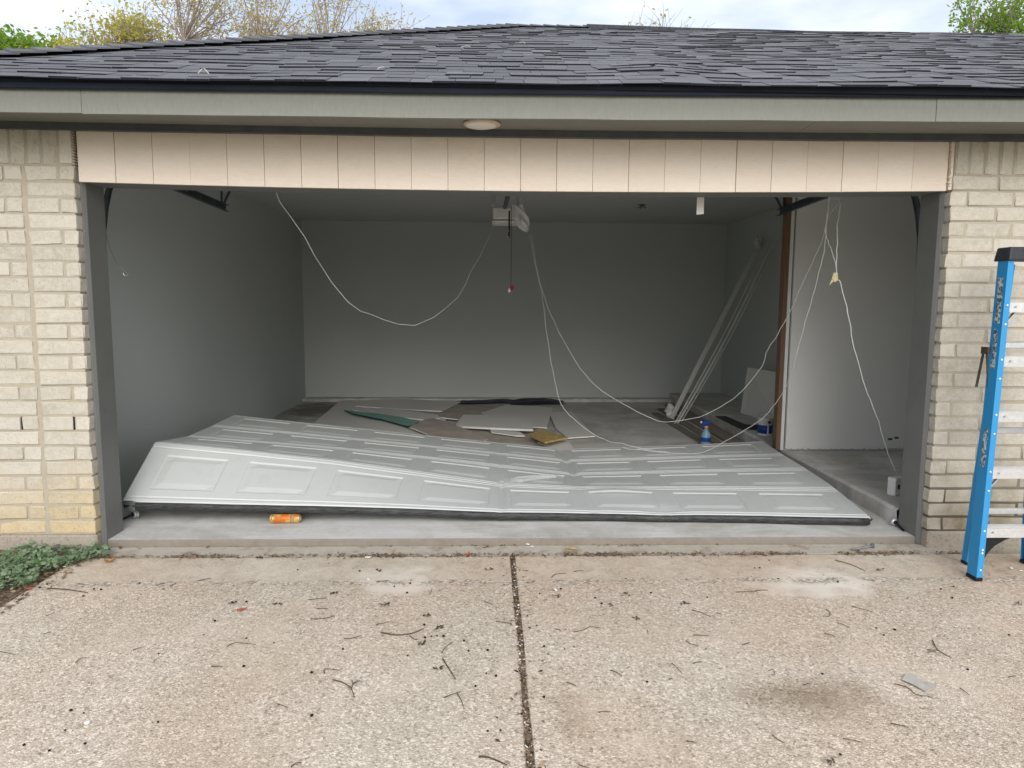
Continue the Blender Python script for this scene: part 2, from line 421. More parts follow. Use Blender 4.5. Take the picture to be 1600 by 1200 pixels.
# ------------------------------------------------------------------ mesh helpers
class MB:
    def __init__(s):
        s.v, s.f, s.mi = [], [], []
    def add(s, vs, fs, mi=0):
        b = len(s.v)
        s.v += [tuple(float(c) for c in q) for q in vs]
        s.f += [tuple(b + i for i in f) for f in fs]
        s.mi += [mi] * len(fs)
        return s
    def box(s, x0, x1, y0, y1, z0, z1, mi=0):
        return s.add([(x0, y0, z0), (x1, y0, z0), (x1, y1, z0), (x0, y1, z0), (x0, y0, z1), (x1, y0, z1), (x1, y1, z1), (x0, y1, z1)],
                     [(0, 3, 2, 1), (4, 5, 6, 7), (0, 1, 5, 4), (1, 2, 6, 5), (2, 3, 7, 6), (3, 0, 4, 7)], mi)
    def hexa(s, p, mi=0):
        """eight corners: bottom ring then top ring"""
        return s.add(p, [(0, 3, 2, 1), (4, 5, 6, 7), (0, 1, 5, 4), (1, 2, 6, 5), (2, 3, 7, 6), (3, 0, 4, 7)], mi)
    def bar(s, a, b, w, h, up=(0, 0, 1), mi=0):
        a, b = Vector(a), Vector(b)
        d = (b - a).normalized()
        sd = d.cross(Vector(up))
        sd = sd.normalized() if sd.length > 1e-4 else Vector((1, 0, 0))
        u = sd.cross(d).normalized()
        sd, u = sd * w / 2, u * h / 2
        return s.hexa([a - sd - u, b - sd - u, b + sd - u, a + sd - u, a - sd + u, b - sd + u, b + sd + u, a + sd + u], mi)
    def prism(s, poly, thick, mi_top=0, mi_side=None, down=(0, 0, -1)):
        n = len(poly); d = Vector(down) * thick
        top = [Vector(q) for q in poly]
        vs = top + [q + d for q in top]
        mi_side = mi_top if mi_side is None else mi_side
        s.add(vs, [tuple(range(n)), tuple(range(2 * n - 1, n - 1, -1))], mi_top)
        b = len(s.v) - 2 * n
        for i in range(n):
            j = (i + 1) % n
            s.f.append((b + i, b + n + i, b + n + j, b + j)); s.mi.append(mi_side)
        return s
    def tube(s, pts, r, n=6, mi=0, cap=True):
        pts = [Vector(q) for q in pts]
        rs = r if hasattr(r, '__len__') else [r] * len(pts)
        b0 = len(s.v); ref = Vector((.31, .2, .93))
        for i, q in enumerate(pts):
            d = (pts[min(i + 1, len(pts) - 1)] - pts[max(i - 1, 0)])
            d = d.normalized() if d.length > 1e-9 else Vector((0, 0, 1))
            a = d.cross(ref)
            if a.length < .05:
                a = d.cross(Vector((1, 0, 0)))
            a.normalize(); c = d.cross(a)
            for k in range(n):
                w = 2 * math.pi * k / n
                s.v.append(tuple(q + (a * math.cos(w) + c * math.sin(w)) * rs[i]))
        for i in range(len(pts) - 1):
            for k in range(n):
                s.f.append((b0 + i * n + k, b0 + i * n + (k + 1) % n, b0 + (i + 1) * n + (k + 1) % n, b0 + (i + 1) * n + k)); s.mi.append(mi)
        if cap:
            s.f.append(tuple(b0 + k for k in range(n - 1, -1, -1))); s.mi.append(mi)
            e = b0 + (len(pts) - 1) * n
            s.f.append(tuple(e + k for k in range(n))); s.mi.append(mi)
        return s
    def lathe(s, prof, n=20, at=(0, 0, 0), axis='Z', mi=0):
        b0 = len(s.v)
        for r, h in prof:
            for k in range(n):
                w = 2 * math.pi * k / n
                q = (r * math.cos(w), r * math.sin(w), h) if axis == 'Z' else ((h, r * math.cos(w), r * math.sin(w)) if axis == 'X' else (r * math.cos(w), h, r * math.sin(w)))
                s.v.append((q[0] + at[0], q[1] + at[1], q[2] + at[2]))
        m = len(prof)
        for i in range(m - 1):
            for k in range(n):
                s.f.append((b0 + i * n + k, b0 + i * n + (k + 1) % n, b0 + (i + 1) * n + (k + 1) % n, b0 + (i + 1) * n + k)); s.mi.append(mi)
        s.f.append(tuple(b0 + k for k in range(n - 1, -1, -1))); s.mi.append(mi)
        s.f.append(tuple(b0 + (m - 1) * n + k for k in range(n))); s.mi.append(mi)
        return s
    def mesh(s, name, mats, smooth=False):
        me = bpy.data.meshes.new(name)
        me.from_pydata(s.v, [], s.f)
        for m in (mats if isinstance(mats, (list, tuple)) else [mats]):
            me.materials.append(M[m])
        me.polygons.foreach_set('material_index', s.mi)
        if smooth:
            me.polygons.foreach_set('use_smooth', [True] * len(s.f))
        me.update()
        return me
    def build(s, name, mats, parent=None, smooth=False, bevel=0., seg=1, fix=True):
        me = s.mesh(name, mats, smooth)
        if fix or bevel:
            bm = bmesh.new(); bm.from_mesh(me)
            if bevel:
                bmesh.ops.bevel(bm, geom=list(bm.edges), offset=bevel, segments=seg, profile=.6, affect='EDGES', clamp_overlap=True)
            bmesh.ops.recalc_face_normals(bm, faces=list(bm.faces))
            bm.to_mesh(me); bm.free()
        return link(name, me, parent)

def link(name, me, parent=None):
    o = bpy.data.objects.new(name, me)
    COL.objects.link(o)
    if parent is not None:
        o.parent = parent
    return o
def tag(o, label, cat, group=None, kind=None):
    o['label'] = label; o['category'] = cat
    if group: o['group'] = group
    if kind: o['kind'] = kind
    return o
def thing(name, label, cat, loc=(0, 0, 0), group=None):
    o = bpy.data.objects.new(name, None)
    o.empty_display_size = .1
    COL.objects.link(o)
    o.location = loc
    return tag(o, label, cat, group)
def struct(o, label=None):
    o['kind'] = 'structure'
    if label: o['label'] = label
    return o
def stuff(o, label, cat=None):
    o['kind'] = 'stuff'; o['label'] = label
    if cat: o['category'] = cat
    return o
def local(mb, root):
    """move a builder's points into the frame of a thing's root"""
    l = root.location
    mb.v = [(a - l[0], b - l[1], c - l[2]) for a, b, c in mb.v]
    return mb
def spline(pts, k=6):
    P = [np.array(q, float) for q in pts]
    out = []
    for i in range(len(P) - 1):
        a, b, c, d = P[max(i - 1, 0)], P[i], P[i + 1], P[min(i + 2, len(P) - 1)]
        for j in range(k):
            t = j / k
            out.append(.5 * (2 * b + (c - a) * t + (2 * a - 5 * b + 4 * c - d) * t * t + (3 * b - a - 3 * c + d) * t ** 3))
    out.append(P[-1])
    return out

# ================================================================== SETTING
# ground sheet
struct(MB().add([(-400, -400, -.06), (400, -400, -.06), (400, 400, -.06), (-400, 400, -.06)], [(0, 1, 2, 3)]).build('ground', 'lawn'))
# driveway: two poured slabs with an open joint
JX0, JX1 = -.053, -.026
def slab(x0, x1, y0, y1, z, th, name, mat, edge_noise=0.):
    nx, ny = 40, 40
    mb = MB()
    xs = np.linspace(x0, x1, nx + 1)
    top = [(x, y0, z) for x in xs]
    # an uneven broken rim
    def rim(x, y):
        return edge_noise * (mnoise.noise(Vector((x * 9, y * 9, 3))))
    ring = [(x, y1 + rim(x, 1), z) for x in xs] + [(x1 + rim(2, y), y, z) for y in np.linspace(y1, y0, ny + 1)[1:]] + \
           [(x, y0, z) for x in xs[::-1][1:]] + [(x0 + rim(5, y), y, z) for y in np.linspace(y0, y1, ny + 1)[1:-1]]
    n = len(ring)
    inner = [(min(max(q[0], x0 + .004), x1 - .004), min(max(q[1], y0 + .004), y1 - .004), z) for q in ring]
    low = [(q[0], q[1], z - .008) for q in ring]
    bot = [(q[0], q[1], z - th) for q in ring]
    mb.add(inner + low + bot, [tuple(range(n))] + [(i, n + i, n + (i + 1) % n, (i + 1) % n) for i in range(n)] + [(n + i, 2 * n + i, 2 * n + (i + 1) % n, n + (i + 1) % n) for i in range(n)])
    return mb.build(name, mat)
struct(slab(-2.50, JX0, -14, -.115, 0, .1, 'driveway', 'driveway', .012), 'left half of the speckled concrete driveway')
struct(slab(JX1, 5.5, -14, -.115, 0, .1, 'driveway', 'driveway', .012), 'right half of the speckled concrete driveway')
struct(slab(-2.47, 2.58, -.098, .075, -.004, .1, 'apron_strip', 'apron', .010), 'narrow pale concrete strip in front of the garage sill')
jd = MB()
jd.add([(JX0 - .02, -14, -.011), (JX1 + .02, -14, -.011), (JX1 + .02, -.09, -.011), (JX0 - .02, -.09, -.011)], [(0, 1, 2, 3)])
jd.add([(-2.6, -.13, -.006), (2.62, -.13, -.006), (2.62, -.08, -.006), (-2.6, -.08, -.006)], [(0, 1, 2, 3)])
struct(jd.build('joint_soil', 'soil'), 'dirt filling the driveway joints')
# planting bed left of the driveway, gently uneven
mb = MB(); nx, ny = 44, 60
def bed_h(x, y):
    return -.012 + .03 * mnoise.noise(Vector((x * 2.3, y * 2.3, .4))) + .012 * mnoise.noise(Vector((x * 9, y * 9, 1))) + .03 * min(1, max(0, (-2.5 - x) / .5))
for j in range(ny + 1):
    for i in range(nx + 1):
        x = -6 + (3.50 + .09 * mnoise.noise(Vector((j * .8, 2, 0)))) * i / nx if i == nx else -6 + 3.5 * i / nx
        y = -6 + 6.03 * j / ny
        mb.v.append((x, y, bed_h(x, y) if i < nx else -.03))
for j in range(ny):
    for i in range(nx):
        a = j * (nx + 1) + i
        mb.f.append((a, a + 1, a + nx + 2, a + nx + 1)); mb.mi.append(0)
struct(mb.build('soil_bed', 'soil', smooth=True), 'bare soil bed beside the driveway')
# garage floor
mb = MB()
n = 60
lip = [(-2.56 + 5.16 * i / n, .078 + .006 * mnoise.noise(Vector((i * .35, 0, 0))), .032) for i in range(n + 1)]
mb.add([(q[0], q[1] + .006, .040) for q in lip] + [(4.3, .3, .040), (4.3, 6.35, .040), (-3, 6.35, .040), (-3, .3, .040)], [tuple(range(n + 5))])
b = len(mb.v)
mb.add([(q[0], q[1] + .006, .040) for q in lip] + lip + [(q[0], q[1], -.06) for q in lip],
       [(i, n + 1 + i, n + 2 + i, i + 1) for i in range(n)] + [(n + 1 + i, 2 * n + 2 + i, 2 * n + 3 + i, n + 2 + i) for i in range(n)])
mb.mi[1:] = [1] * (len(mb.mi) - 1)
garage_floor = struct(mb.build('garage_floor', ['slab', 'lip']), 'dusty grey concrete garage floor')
FZ = .040
# raised slab on the right, with a rough front edge, and the low curb along the back
mb = MB(); n = 50
ed = [(2.44 + .012 * mnoise.noise(Vector((0, i * .6, 2))), .29 + (6.3 - .29) * i / n) for i in range(n + 1)]
mb.add([(x + .015, y, .155) for x, y in ed] + [(4.3, 6.3, .155), (4.3, .29, .155)], [tuple(range(n + 3))])
mb.add([(x + .015, y, .155) for x, y in ed] + [(x, y, .138) for x, y in ed] + [(x + .008, y, .03) for x, y in ed],
       [(i, n + 1 + i, n + 2 + i, i + 1) for i in range(n)] + [(n + 1 + i, 2 * n + 2 + i, 2 * n + 3 + i, n + 2 + i) for i in range(n)])
mb.add([(2.46, .29, .155), (4.3, .29, .155), (4.3, .29, .03), (2.45, .29, .03)], [(0, 1, 2, 3)])
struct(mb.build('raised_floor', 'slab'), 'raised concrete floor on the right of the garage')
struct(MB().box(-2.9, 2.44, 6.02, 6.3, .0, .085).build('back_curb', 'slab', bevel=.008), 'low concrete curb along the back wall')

# ================================================================== HOUSE
house = thing('house', 'low brick house with dark shingle roof and an open double garage', 'house')
WL, WR, WB, CZ = -2.83, 3.20, 6.20, 2.58
P = house
MB().box(-3.40, -2.492, .095, .24, .04, 2.60).build('inner_front_wall', 'wall', P)
MB().box(2.492, 4.3, .095, .24, .04, 2.60).build('inner_front_wall', 'wall', P)
MB().box(-2.492, 2.492, .06, .24, 2.135, 2.60).build('header_beam', 'wall', P)
MB().box(-3.40, WL, .24, 6.35, .03, 2.60).build('interior_wall', 'wall', P)['label'] = 'left side wall of the garage'
MB().box(WL, 4.3, WB, 6.4, .03, 2.60).build('interior_wall', 'wall', P)['label'] = 'back wall of the garage'
MB().box(WR, 3.4, 2.24, WB, .16, 2.60).build('interior_wall', 'wall', P)['label'] = 'right side wall at the back of the garage'
MB().box(4.3, 4.45, .24, 6.4, .03, 2.60).build('exterior_wall', 'wall', P)
pw = MB().box(2.462, 4.3, 2.095, 2.108, .175, 2.60).build('partition_wall', 'sheetrock', P)
pw['label'] = 'short partition of bare plasterboard'
for px in ((1391, 686), (1401, 684)):
    q = onY(*px, 2.094)
    MB().box(q[0] - .02, q[0] + .018, 2.0935, 2.0958, q[2] - .010, q[2] + .008).build('torn_slot', 'felt', pw)
# torn bottom of the partition's plasterboard
mb = MB()
for i in range(18):
    x = 2.48 + i * .05 + RND.uniform(-.01, .01)
    h = RND.choice([0, .002, .004, .008]) + .001
    mb.box(x, x + RND.uniform(.02, .045), 2.092 - RND.uniform(0, .003), 2.1, .165 + RND.uniform(0, .004), .176 + h)
stuff(mb.build('torn_edge', 'sheetrock', P), 'torn crumbling bottom edge of the plasterboard')
MB().box(2.382, 2.418, 2.11, 2.20, .155, 2.58).build('stud', 'stud', P, bevel=.003)['label'] = 'bare brown timber stud at the end of the partition'
MB().box(2.42, 2.448, 2.104, 2.19, .155, 2.58).build('corner_strip', 'sheetrock', P, bevel=.002)
MB().box(2.46, 4.3, 2.115, 2.2, .155, 2.58).build('partition_core', 'wall', P)
MB().box(-3.0, 4.3, .2, 6.4, CZ, CZ + .1).build('ceiling', 'ceiling', P)

def sag(x):
    return .0042 * x * x
def sag2(x):
    return .004 * x + .0012 * x * x
def strip(name, mat, x0, x1, prof, sagf, parent=P, n=14, bevel=0., wob=0.):
    """a long board: a closed profile of (y, z) swept along x, dipping with the old header"""
    mb = MB(); m = len(prof)
    for i in range(n + 1):
        x = x0 + (x1 - x0) * i / n
        w = wob * mnoise.noise(Vector((x * 2.2, 7, prof[0][1])))
        for yy, zz in prof:
            mb.v.append((x, yy, zz + sagf(x) + w))
    for i in range(n):
        for k in range(m):
            a, c = i * m + k, i * m + (k + 1) % m
            mb.f.append((a, c, c + m, a + m)); mb.mi.append(0)
    mb.f.append(tuple(range(m))); mb.mi.append(0)
    mb.f.append(tuple(n * m + k for k in range(m - 1, -1, -1))); mb.mi.append(0)
    return mb.build(name, mat, parent)
def rect(y0, y1, z0, z1):
    return [(y0, z0), (y1, z0), (y1, z1), (y0, z1)]
# --- brick walls
def wall_mortar(x0, x1):
    return MB().box(x0, x1, .008, .095, .10, 2.42).build('brick_wall', 'mortar', P)
_bm = {}
def brick_mesh(L, H, var):
    key = (round(L, 3), round(H, 3), var)
    if key not in _bm:
        r = random.Random(hash(key) & 0xffff)
        mb = MB().box(-L / 2, L / 2, -.088, 0, -H / 2, H / 2)
        me = mb.mesh('brick', 'brick')
        bm = bmesh.new(); bm.from_mesh(me)
        bmesh.ops.bevel(bm, geom=list(bm.edges), offset=.0045, segments=1, affect='EDGES')
        for v in bm.verts:
            v.co += Vector((r.uniform(-.0042, .0042), r.uniform(-.003, .004), r.uniform(-.0034, .0034)))
        bmesh.ops.recalc_face_normals(bm, faces=list(bm.faces))
        bm.to_mesh(me); bm.free()
        _bm[key] = me
    return _bm[key]
def brick(wall, x0, x1, z0, z1):
    L, H = x1 - x0, z1 - z0
    o = link('brick', brick_mesh(round(L, 2), round(H, 3), RND.randrange(4)), wall)
    o.location = ((x0 + x1) / 2 + RND.uniform(-.0015, .0015), .090 + RND.uniform(-.003, .003), (z0 + z1) / 2 + RND.uniform(-.0012, .0012))
    o.rotation_euler = (RND.uniform(-.01, .01), RND.uniform(-.006, .006), RND.uniform(-.008, .008))
CH, Z0, JW = .0871, .10, .012
def fill(wall, z0, z1, xa, xb, first, full=.262):
    """bricks from xa towards xb (either way), the first of the given length"""
    s = 1 if xb > xa else -1
    x, L = xa, first
    while s * (xb - x) > .04:
        e = x + s * L
        if s * (e - xb) > 0: e = xb
        brick(wall, min(x, e), max(x, e), z0, z1)
        x = e + s * JW; L = full
bw_l = wall_mortar(-3.40, -2.470)
bw_l['label'] = 'cream brick pier left of the opening'
bw_r = wall_mortar(2.470, 4.40)
bw_r['label'] = 'cream brick wall right of the opening'
for c in range(24):
    z0, z1 = Z0 + c * CH + JW / 2, Z0 + (c + 1) * CH - JW / 2
    top = 23 - c
    if top % 2 == 0:
        fill(bw_l, z0, z1, -2.460, -2.724, .082, .17); fill(bw_l, z0, z1, -2.748, -3.40, .086)
        fill(bw_r, z0, z1, 2.462, 4.40, .262)
    else:
        fill(bw_l, z0, z1, -2.460, -2.724, .264); fill(bw_l, z0, z1, -2.748, -3.40, .262)
        fill(bw_r, z0, z1, 2.462, 4.40, .086)
for k in range(22):
    x = -2.460 - k * .0865
    if k < 11: brick(bw_l, x - .0745, x, 2.197, 2.392)
    x = 2.475 + k * .0865
    brick(bw_r, x, x + .0745, 2.197, 2.392)
for x in (-2.460 - .082 - JW / 2, -2.748 - .086 - JW / 2):
    MB().box(x - .0035, x + .0035, .0015, .02, Z0 + 7 * CH + .008, Z0 + 8 * CH - .004).build('weep_hole', 'black', bw_l)
mb = MB().box(-3.42, -2.462, .004, .2, -.12, .098)
mb.build('foundation', 'foundation', P, bevel=.012)['label'] = 'stained concrete footing under the left brick pier'
mb = MB().box(2.468, 4.42, -.006, .2, -.12, .098)
mb.build('foundation', 'foundation', P, bevel=.012)['label'] = 'mossy pitted concrete footing under the right brick wall'
# squeezed mortar beside the header siding
for sx, mt in ((-1, 'mortar'), (1, 'siding')):
    mb = MB()
    for i in range(17):
        z = 2.13 + i * .0155
        if sx < 0 and i < 3: continue
        w = RND.uniform(.004, .016)
        x = sx * 2.453
        mb.hexa([(x - w, .0, z), (x + w * .4, -.003, z + .002), (x + w * .4, .06, z + .002), (x - w, .06, z), (x - w * .6, .001, z + .013), (x + w * .3, .0, z + .006), (x + w * .3, .06, z + .006), (x - w * .6, .06, z + .013)])
    stuff(mb.build('squeezed_mortar', mt, P), 'ragged mortar lumps beside the siding')
strip('caulk_strip', 'siding', 2.447, 2.468, rect(.012, .06, 2.085, 2.36), sag)
# --- header siding, twenty-four grooved boards
hs = strip('header_siding', 'siding', -2.446, 2.440, rect(.036, .058, 2.096, 2.41), sag)
for k in range(24):
    x0 = -2.446 + k * .20365
    g = .0042 if k % 6 == 0 else .0022
    strip('siding_board', 'siding', x0 + g * .5, x0 + .20365 - g * .5, [(.040, 2.080), (.018 + .0015 * (k % 3), 2.0805), (.018 + .0015 * (k % 3), 2.40), (.040, 2.40)], sag, hs, 2)
strip('frieze_board', 'frieze', -3.42, 4.42, rect(-.024, .010, 2.366, 2.406), lambda x: .35 * sag(x), wob=.003)
for a, b_ in ((-3.76, -1.13), (-1.127, 1.54), (1.543, 4.8)):
    strip('soffit_panel', 'soffit', a, b_, rect(-.365, .03, 2.404, 2.416), lambda x: .35 * sag(x))
for a, b_ in ((-3.76, -2.187), (-2.185, 2.10), (2.102, 4.8)):
    dz = .004 if a < -3 else 0
    strip('fascia_board', 'fascia', a, b_, rect(-.388 - (.002 if b_ > 4 else 0), -.362, 2.373 + dz, 2.535), sag2, wob=.004)
for k, (a, b_) in enumerate(((-3.78, -2.55), (-2.553, .455), (.445, 4.8))):
    d = .003 * (k % 2)
    strip('drip_edge', 'drip', a, b_, [(-.391 - d, 2.488), (-.402 - d, 2.484), (-.404 - d, 2.4865), (-.396 - d, 2.492), (-.404 - d, 2.530), (-.404 - d, 2.540), (-.36, 2.552), (-.36, 2.540), (-.391 - d, 2.52)], sag2, wob=.003)
# --- jambs
def jamb(sx):
    mb = MB()
    prof = [(2.490, .058), (2.452, .058), (2.440, .075), (2.436, .255), (2.490, .255)]
    bot = [-.002, -.002, .010, .034, .034]
    n = len(prof)
    mb.v = [(sx * q[0], q[1], z) for q, z in zip(prof, bot)] + [(sx * q[0], q[1], 2.13) for q in prof]
    mb.f = [tuple(range(n)), tuple(range(2 * n - 1, n - 1, -1))] + [(i, n + i, n + (i + 1) % n, (i + 1) % n) for i in range(n)]
    mb.mi = [0] * len(mb.f)
    o = mb.build('door_jamb', 'jamb', P)
    o['label'] = 'scuffed grey jamb on the %s side of the opening' % ('left' if sx < 0 else 'right')
jamb(-1); jamb(1)
strip('head_jamb', 'jamb', -2.435, 2.435, rect(.042, .255, 2.084, 2.132), sag)
# --- recessed soffit lamp
lm = MB().lathe([(.074, 2.4035), (.098, 2.4025), (.100, 2.396), (.094, 2.391), (.078, 2.3895)], 28, (-.216, -.162, .0)).build('soffit_light', 'copper', P, smooth=True)
MB().lathe([(.086, 2.392), (.078, 2.386), (.045, 2.382), (.002, 2.381)], 28, (-.223, -.162, 0)).build('lens', 'lens', lm, smooth=True)

# --- roof
SL = .4275
SA = math.atan(SL)
EY, EZ = -.425, 2.524
CA, SA_ = math.cos(SA), math.sin(SA)
def roofpt(x, s, h=0.):
    return Vector((x, EY + s * CA - h * SA_, EZ + sag2(x) * max(0, 1 - s / 3) + s * SA_ + h * CA))
RIDGE_S = 4.62
def hipx(s):
    return -3.79 + (3.79 + .16) * s / RIDGE_S
pk = roofpt(.16, RIDGE_S); XE = 9.0
mb = MB()
c0, c1, r1 = roofpt(-3.79, 0), roofpt(XE, 0), roofpt(XE, RIDGE_S)
c0.z, c1.z, r1.z = EZ - .012, EZ - .012, pk.z - .012
c0.y = c1.y = EY + .015
bk = 2 * pk.y - EY
mb.add([c0, c1, r1, pk, (-3.79, bk, EZ), (XE, bk, EZ)], [(0, 1, 2, 3), (0, 3, 4), (3, 2, 5, 4)])
mb.add([(-3.7, .3, 2.74), (XE, .3, 2.74), (XE, bk - .6, 2.74), (-3.7, bk - .6, 2.74)], [(0, 1, 2, 3)])
roof = mb.build('roof', 'roof_deck', P, fix=False)
def wave(x, s):
    h = .008 * mnoise.noise(Vector((x * .9, s * 1.2, 5))) + .003 * mnoise.noise(Vector((x * 2.6, s * 2.6, 9)))
    h += .020 * math.exp(-((x - .78) / .22) ** 2 - ((s - .55) / .45) ** 2) + .010 * math.exp(-((x - 2.2) / .3) ** 2 - ((s - .3) / .3) ** 2)
    return h
EXP, TABL = .1435, .19
WID = (.11, .14, .17, .20, .24)
TH = (.0045, .0045, .007, .0105, .0115)
_tm = {}
def tab_geo(w, th):
    L = TABL
    return [(0, 0, .0005), (w, 0, .0005), (w, L, .0), (0, L, .0), (.002, .001, th), (w - .002, .001, th), (w, L, .0025), (0, L, .0025)]
TABF = [(0, 3, 2, 1), (4, 5, 6, 7), (1, 2, 6, 5), (2, 3, 7, 6), (3, 0, 4, 7)]
TABB = [(0, 1, 5, 4)]
tabs = []
rr = random.Random(11)
k = 0
while k * EXP < RIDGE_S - .02:
    s = k * EXP - .018
    x = hipx(max(0, s)) - rr.uniform(0, .2) - .1
    xend = 2.9 + s * 1.15 + .5
    while x < xend:
        w = rr.choice(WID); th = rr.choice(TH)
        if x > hipx(max(0, s + .05)) - w * .5:
            tabs.append((x, s + rr.uniform(-.0012, .0012), w, th))
        x += w + .0015
    k += 1
def visible_size(tb):
    x, s, w, th = tb
    q = roofpt(x + w / 2, s)
    d = np.array(q) - CAM; dz = d @ FW
    px, py = 800 + F_PX * (d @ RI) / dz, 600 - F_PX * (d @ UP) / dz
    return -1 if px < -5 or px > 1605 else w / dz ** 2
tabs.sort(key=visible_size, reverse=True)
rest = MB()
for i, (x, s, w, th) in enumerate(tabs):
    h = wave(x + w / 2, s) + .006
    o_ = roofpt(x, s, h)
    ex = (roofpt(x + w, s, wave(x + w, s) + .006) - roofpt(x, s, wave(x, s) + .006)).normalized()
    ey = (roofpt(x + w / 2, s + .1, wave(x + w / 2, s + .1) + .006) - roofpt(x + w / 2, s, wave(x + w / 2, s) + .006)).normalized()
    ez = ex.cross(ey).normalized(); ey = ez.cross(ex)
    Mx = Matrix(((ex[0], ey[0], ez[0], o_[0]), (ex[1], ey[1], ez[1], o_[1]), (ex[2], ey[2], ez[2], o_[2]), (0, 0, 0, 1)))
    if i < 300:
        if (w, th) not in _tm:
            _tm[(w, th)] = MB().add(tab_geo(w, th), TABF + TABB).mesh('shingle', ['shingle', 'shingle_edge'])
            _tm[(w, th)].polygons[5].material_index = 1
        o = link('shingle', _tm[(w, th)], roof)
        o.matrix_local = Mx
    else:
        rest.add([Mx @ Vector(q) for q in tab_geo(w, th)], TABF + TABB)
        rest.mi[-1] = 1
stuff(rest.build('shingle_field', ['shingle', 'shingle_edge'], roof, fix=False), 'rows of dark shingles further up the roof')
# hip and ridge caps, ridge vent
hd = (pk - roofpt(-3.79, 0)); hl = hd.length; hd = hd.normalized()
sidev = hd.cross(Vector((0, 0, 1))).normalized()
mb = MB(); n = int(hl / .145)
for i in range(n):
    a = roofpt(-3.79, 0) + hd * (i * .145); b_ = a + hd * .19
    up = Vector((0, 0, 1))
    for sg in (-1, 1):
        lo = Vector((0, 0, -.045 if sg > 0 else -.075))
        p0, p1 = a + up * .052, b_ + up * .036
        mb.hexa([p0 - up * .012, p1 - up * .006, p1 + sidev * sg * .14 + lo - up * .006, p0 + sidev * sg * .14 + lo - up * .012,
                 p0, p1, p1 + sidev * sg * .14 + lo, p0 + sidev * sg * .14 + lo])
mb.build('hip_cap', 'shingle', roof)
mb = MB(); n = 60
for i in range(6):
    x = .10 + i * .14
    z = pk.z + .02
    mb.prism([(x, pk.y - .15, z - .045), (x + .16, pk.y - .15, z - .05), (x + .16, pk.y, z + .006), (x, pk.y, z + .018)], .01)
    mb.prism([(x, pk.y, z + .018), (x + .16, pk.y, z + .006), (x + .16, pk.y + .15, z - .05), (x, pk.y + .15, z - .045)], .01)
mb.build('ridge_cap', 'shingle', roof)
mb = MB(); 
xs = np.linspace(.84, XE, 40)
for i in range(39):
    x0, x1 = xs[i], xs[i + 1] + .004
    z0, z1 = pk.z + .012 * mnoise.noise(Vector((x0 * .8, 3, 0))), pk.z + .012 * mnoise.noise(Vector((x1 * .8, 3, 0)))
    z0 -= .012 * x0; z1 -= .012 * x1
    for sg in (-1, 1):
        mb.hexa([(x0, pk.y + sg * .17, z0 - .070), (x1, pk.y + sg * .17, z1 - .070), (x1, pk.y, z1 - .01), (x0, pk.y, z0 - .01),
                 (x0, pk.y + sg * .17, z0 - .012), (x1, pk.y + sg * .17, z1 - .012), (x1, pk.y, z1 + .055), (x0, pk.y, z0 + .055)])
mb.build('ridge_vent', 'ridge', roof)

# ================================================================== FALLEN GARAGE DOOR
GRID = np.array([
    [(-2.503, .393, .187), (-2.484, .827, .482), (-2.483, 1.347, .425), (-2.494, 1.867, .417), (-2.491, 2.387, .427)],
    [(-1.899, .403, .168), (-1.888, .856, .417), (-1.888, 1.373, .372), (-1.893, 1.892, .353), (-1.895, 2.411, .358)],
    [(-1.31, .396, .158), (-1.291, .881, .343), (-1.292, 1.398, .313), (-1.293, 1.916, .289), (-1.295, 2.434, .29)],
    [(-.722, .392, .141), (-.698, .899, .249), (-.697, 1.417, .248), (-.694, 1.935, .225), (-.692, 2.454, .223)],
    [(-.100, .395, .112), (-.095, .914, .158), (-.106, 1.432, .178), (-.1, 1.95, .159), (-.093, 2.469, .158)],
    [(.462, .399, .102), (.450, .917, .134), (.484, 1.432, .105), (.495, 1.949, .098), (.503, 2.468, .098)],
    [(1.025, .376, .100), (1.052, .889, .137), (1.078, 1.404, .126), (1.091, 1.921, .12), (1.106, 2.439, .122)],
    [(1.600, .336, .100), (1.64, .848, .143), (1.665, 1.363, .15), (1.682, 1.88, .146), (1.690, 2.398, .155)],
    [(2.260, .267, .106), (2.285, .784, .153), (2.300, 1.304, .178), (2.33, 1.822, .178), (2.345, 2.34, .193)]])
def S0(u, v):
    i = int(min(max(math.floor(u), 0), 7)); j = int(min(max(math.floor(v), 0), 3))
    a, b_ = u - i, v - j
    g = GRID
    return g[i, j] * (1 - a) * (1 - b_) + g[i + 1, j] * a * (1 - b_) + g[i, j + 1] * (1 - a) * b_ + g[i + 1, j + 1] * a * b_
def dent(u, v):
    """how far the thin steel skin is pushed out of shape"""
    h = 0.
    if 3.9 < u < 5.3 and .9 < v < 2.1:
        d = (v - 1) - (u - 4) * .85
        h -= .014 * math.exp(-(d / .045) ** 2) * math.sin(min(1, max(0, (u - 4))) * math.pi)
        d2 = (v - 1) - .25 - (u - 4) * .62
        h += .012 * math.exp(-(d2 / .04) ** 2) * math.sin(min(1, max(0, (u - 4))) * math.pi)
    h -= .012 * math.exp(-((u - 4.02) / .035) ** 2) * (min(1, .25 + v) if v < 1.15 else .35)
    h -= .018 * math.exp(-((u - 5.02 - (v - 2) * -.03) / .05) ** 2) * (1 if v > 1.9 else .2)
    h += .014 * math.exp(-((u - 5.45) / .3) ** 2 - ((v - .85) / .18) ** 2) - .012 * math.exp(-((u - 5.9) / .22) ** 2 - ((v - .12) / .14) ** 2)
    h += .004 * mnoise.noise(Vector((u * .8, v * 1.5, 3)))
    return h
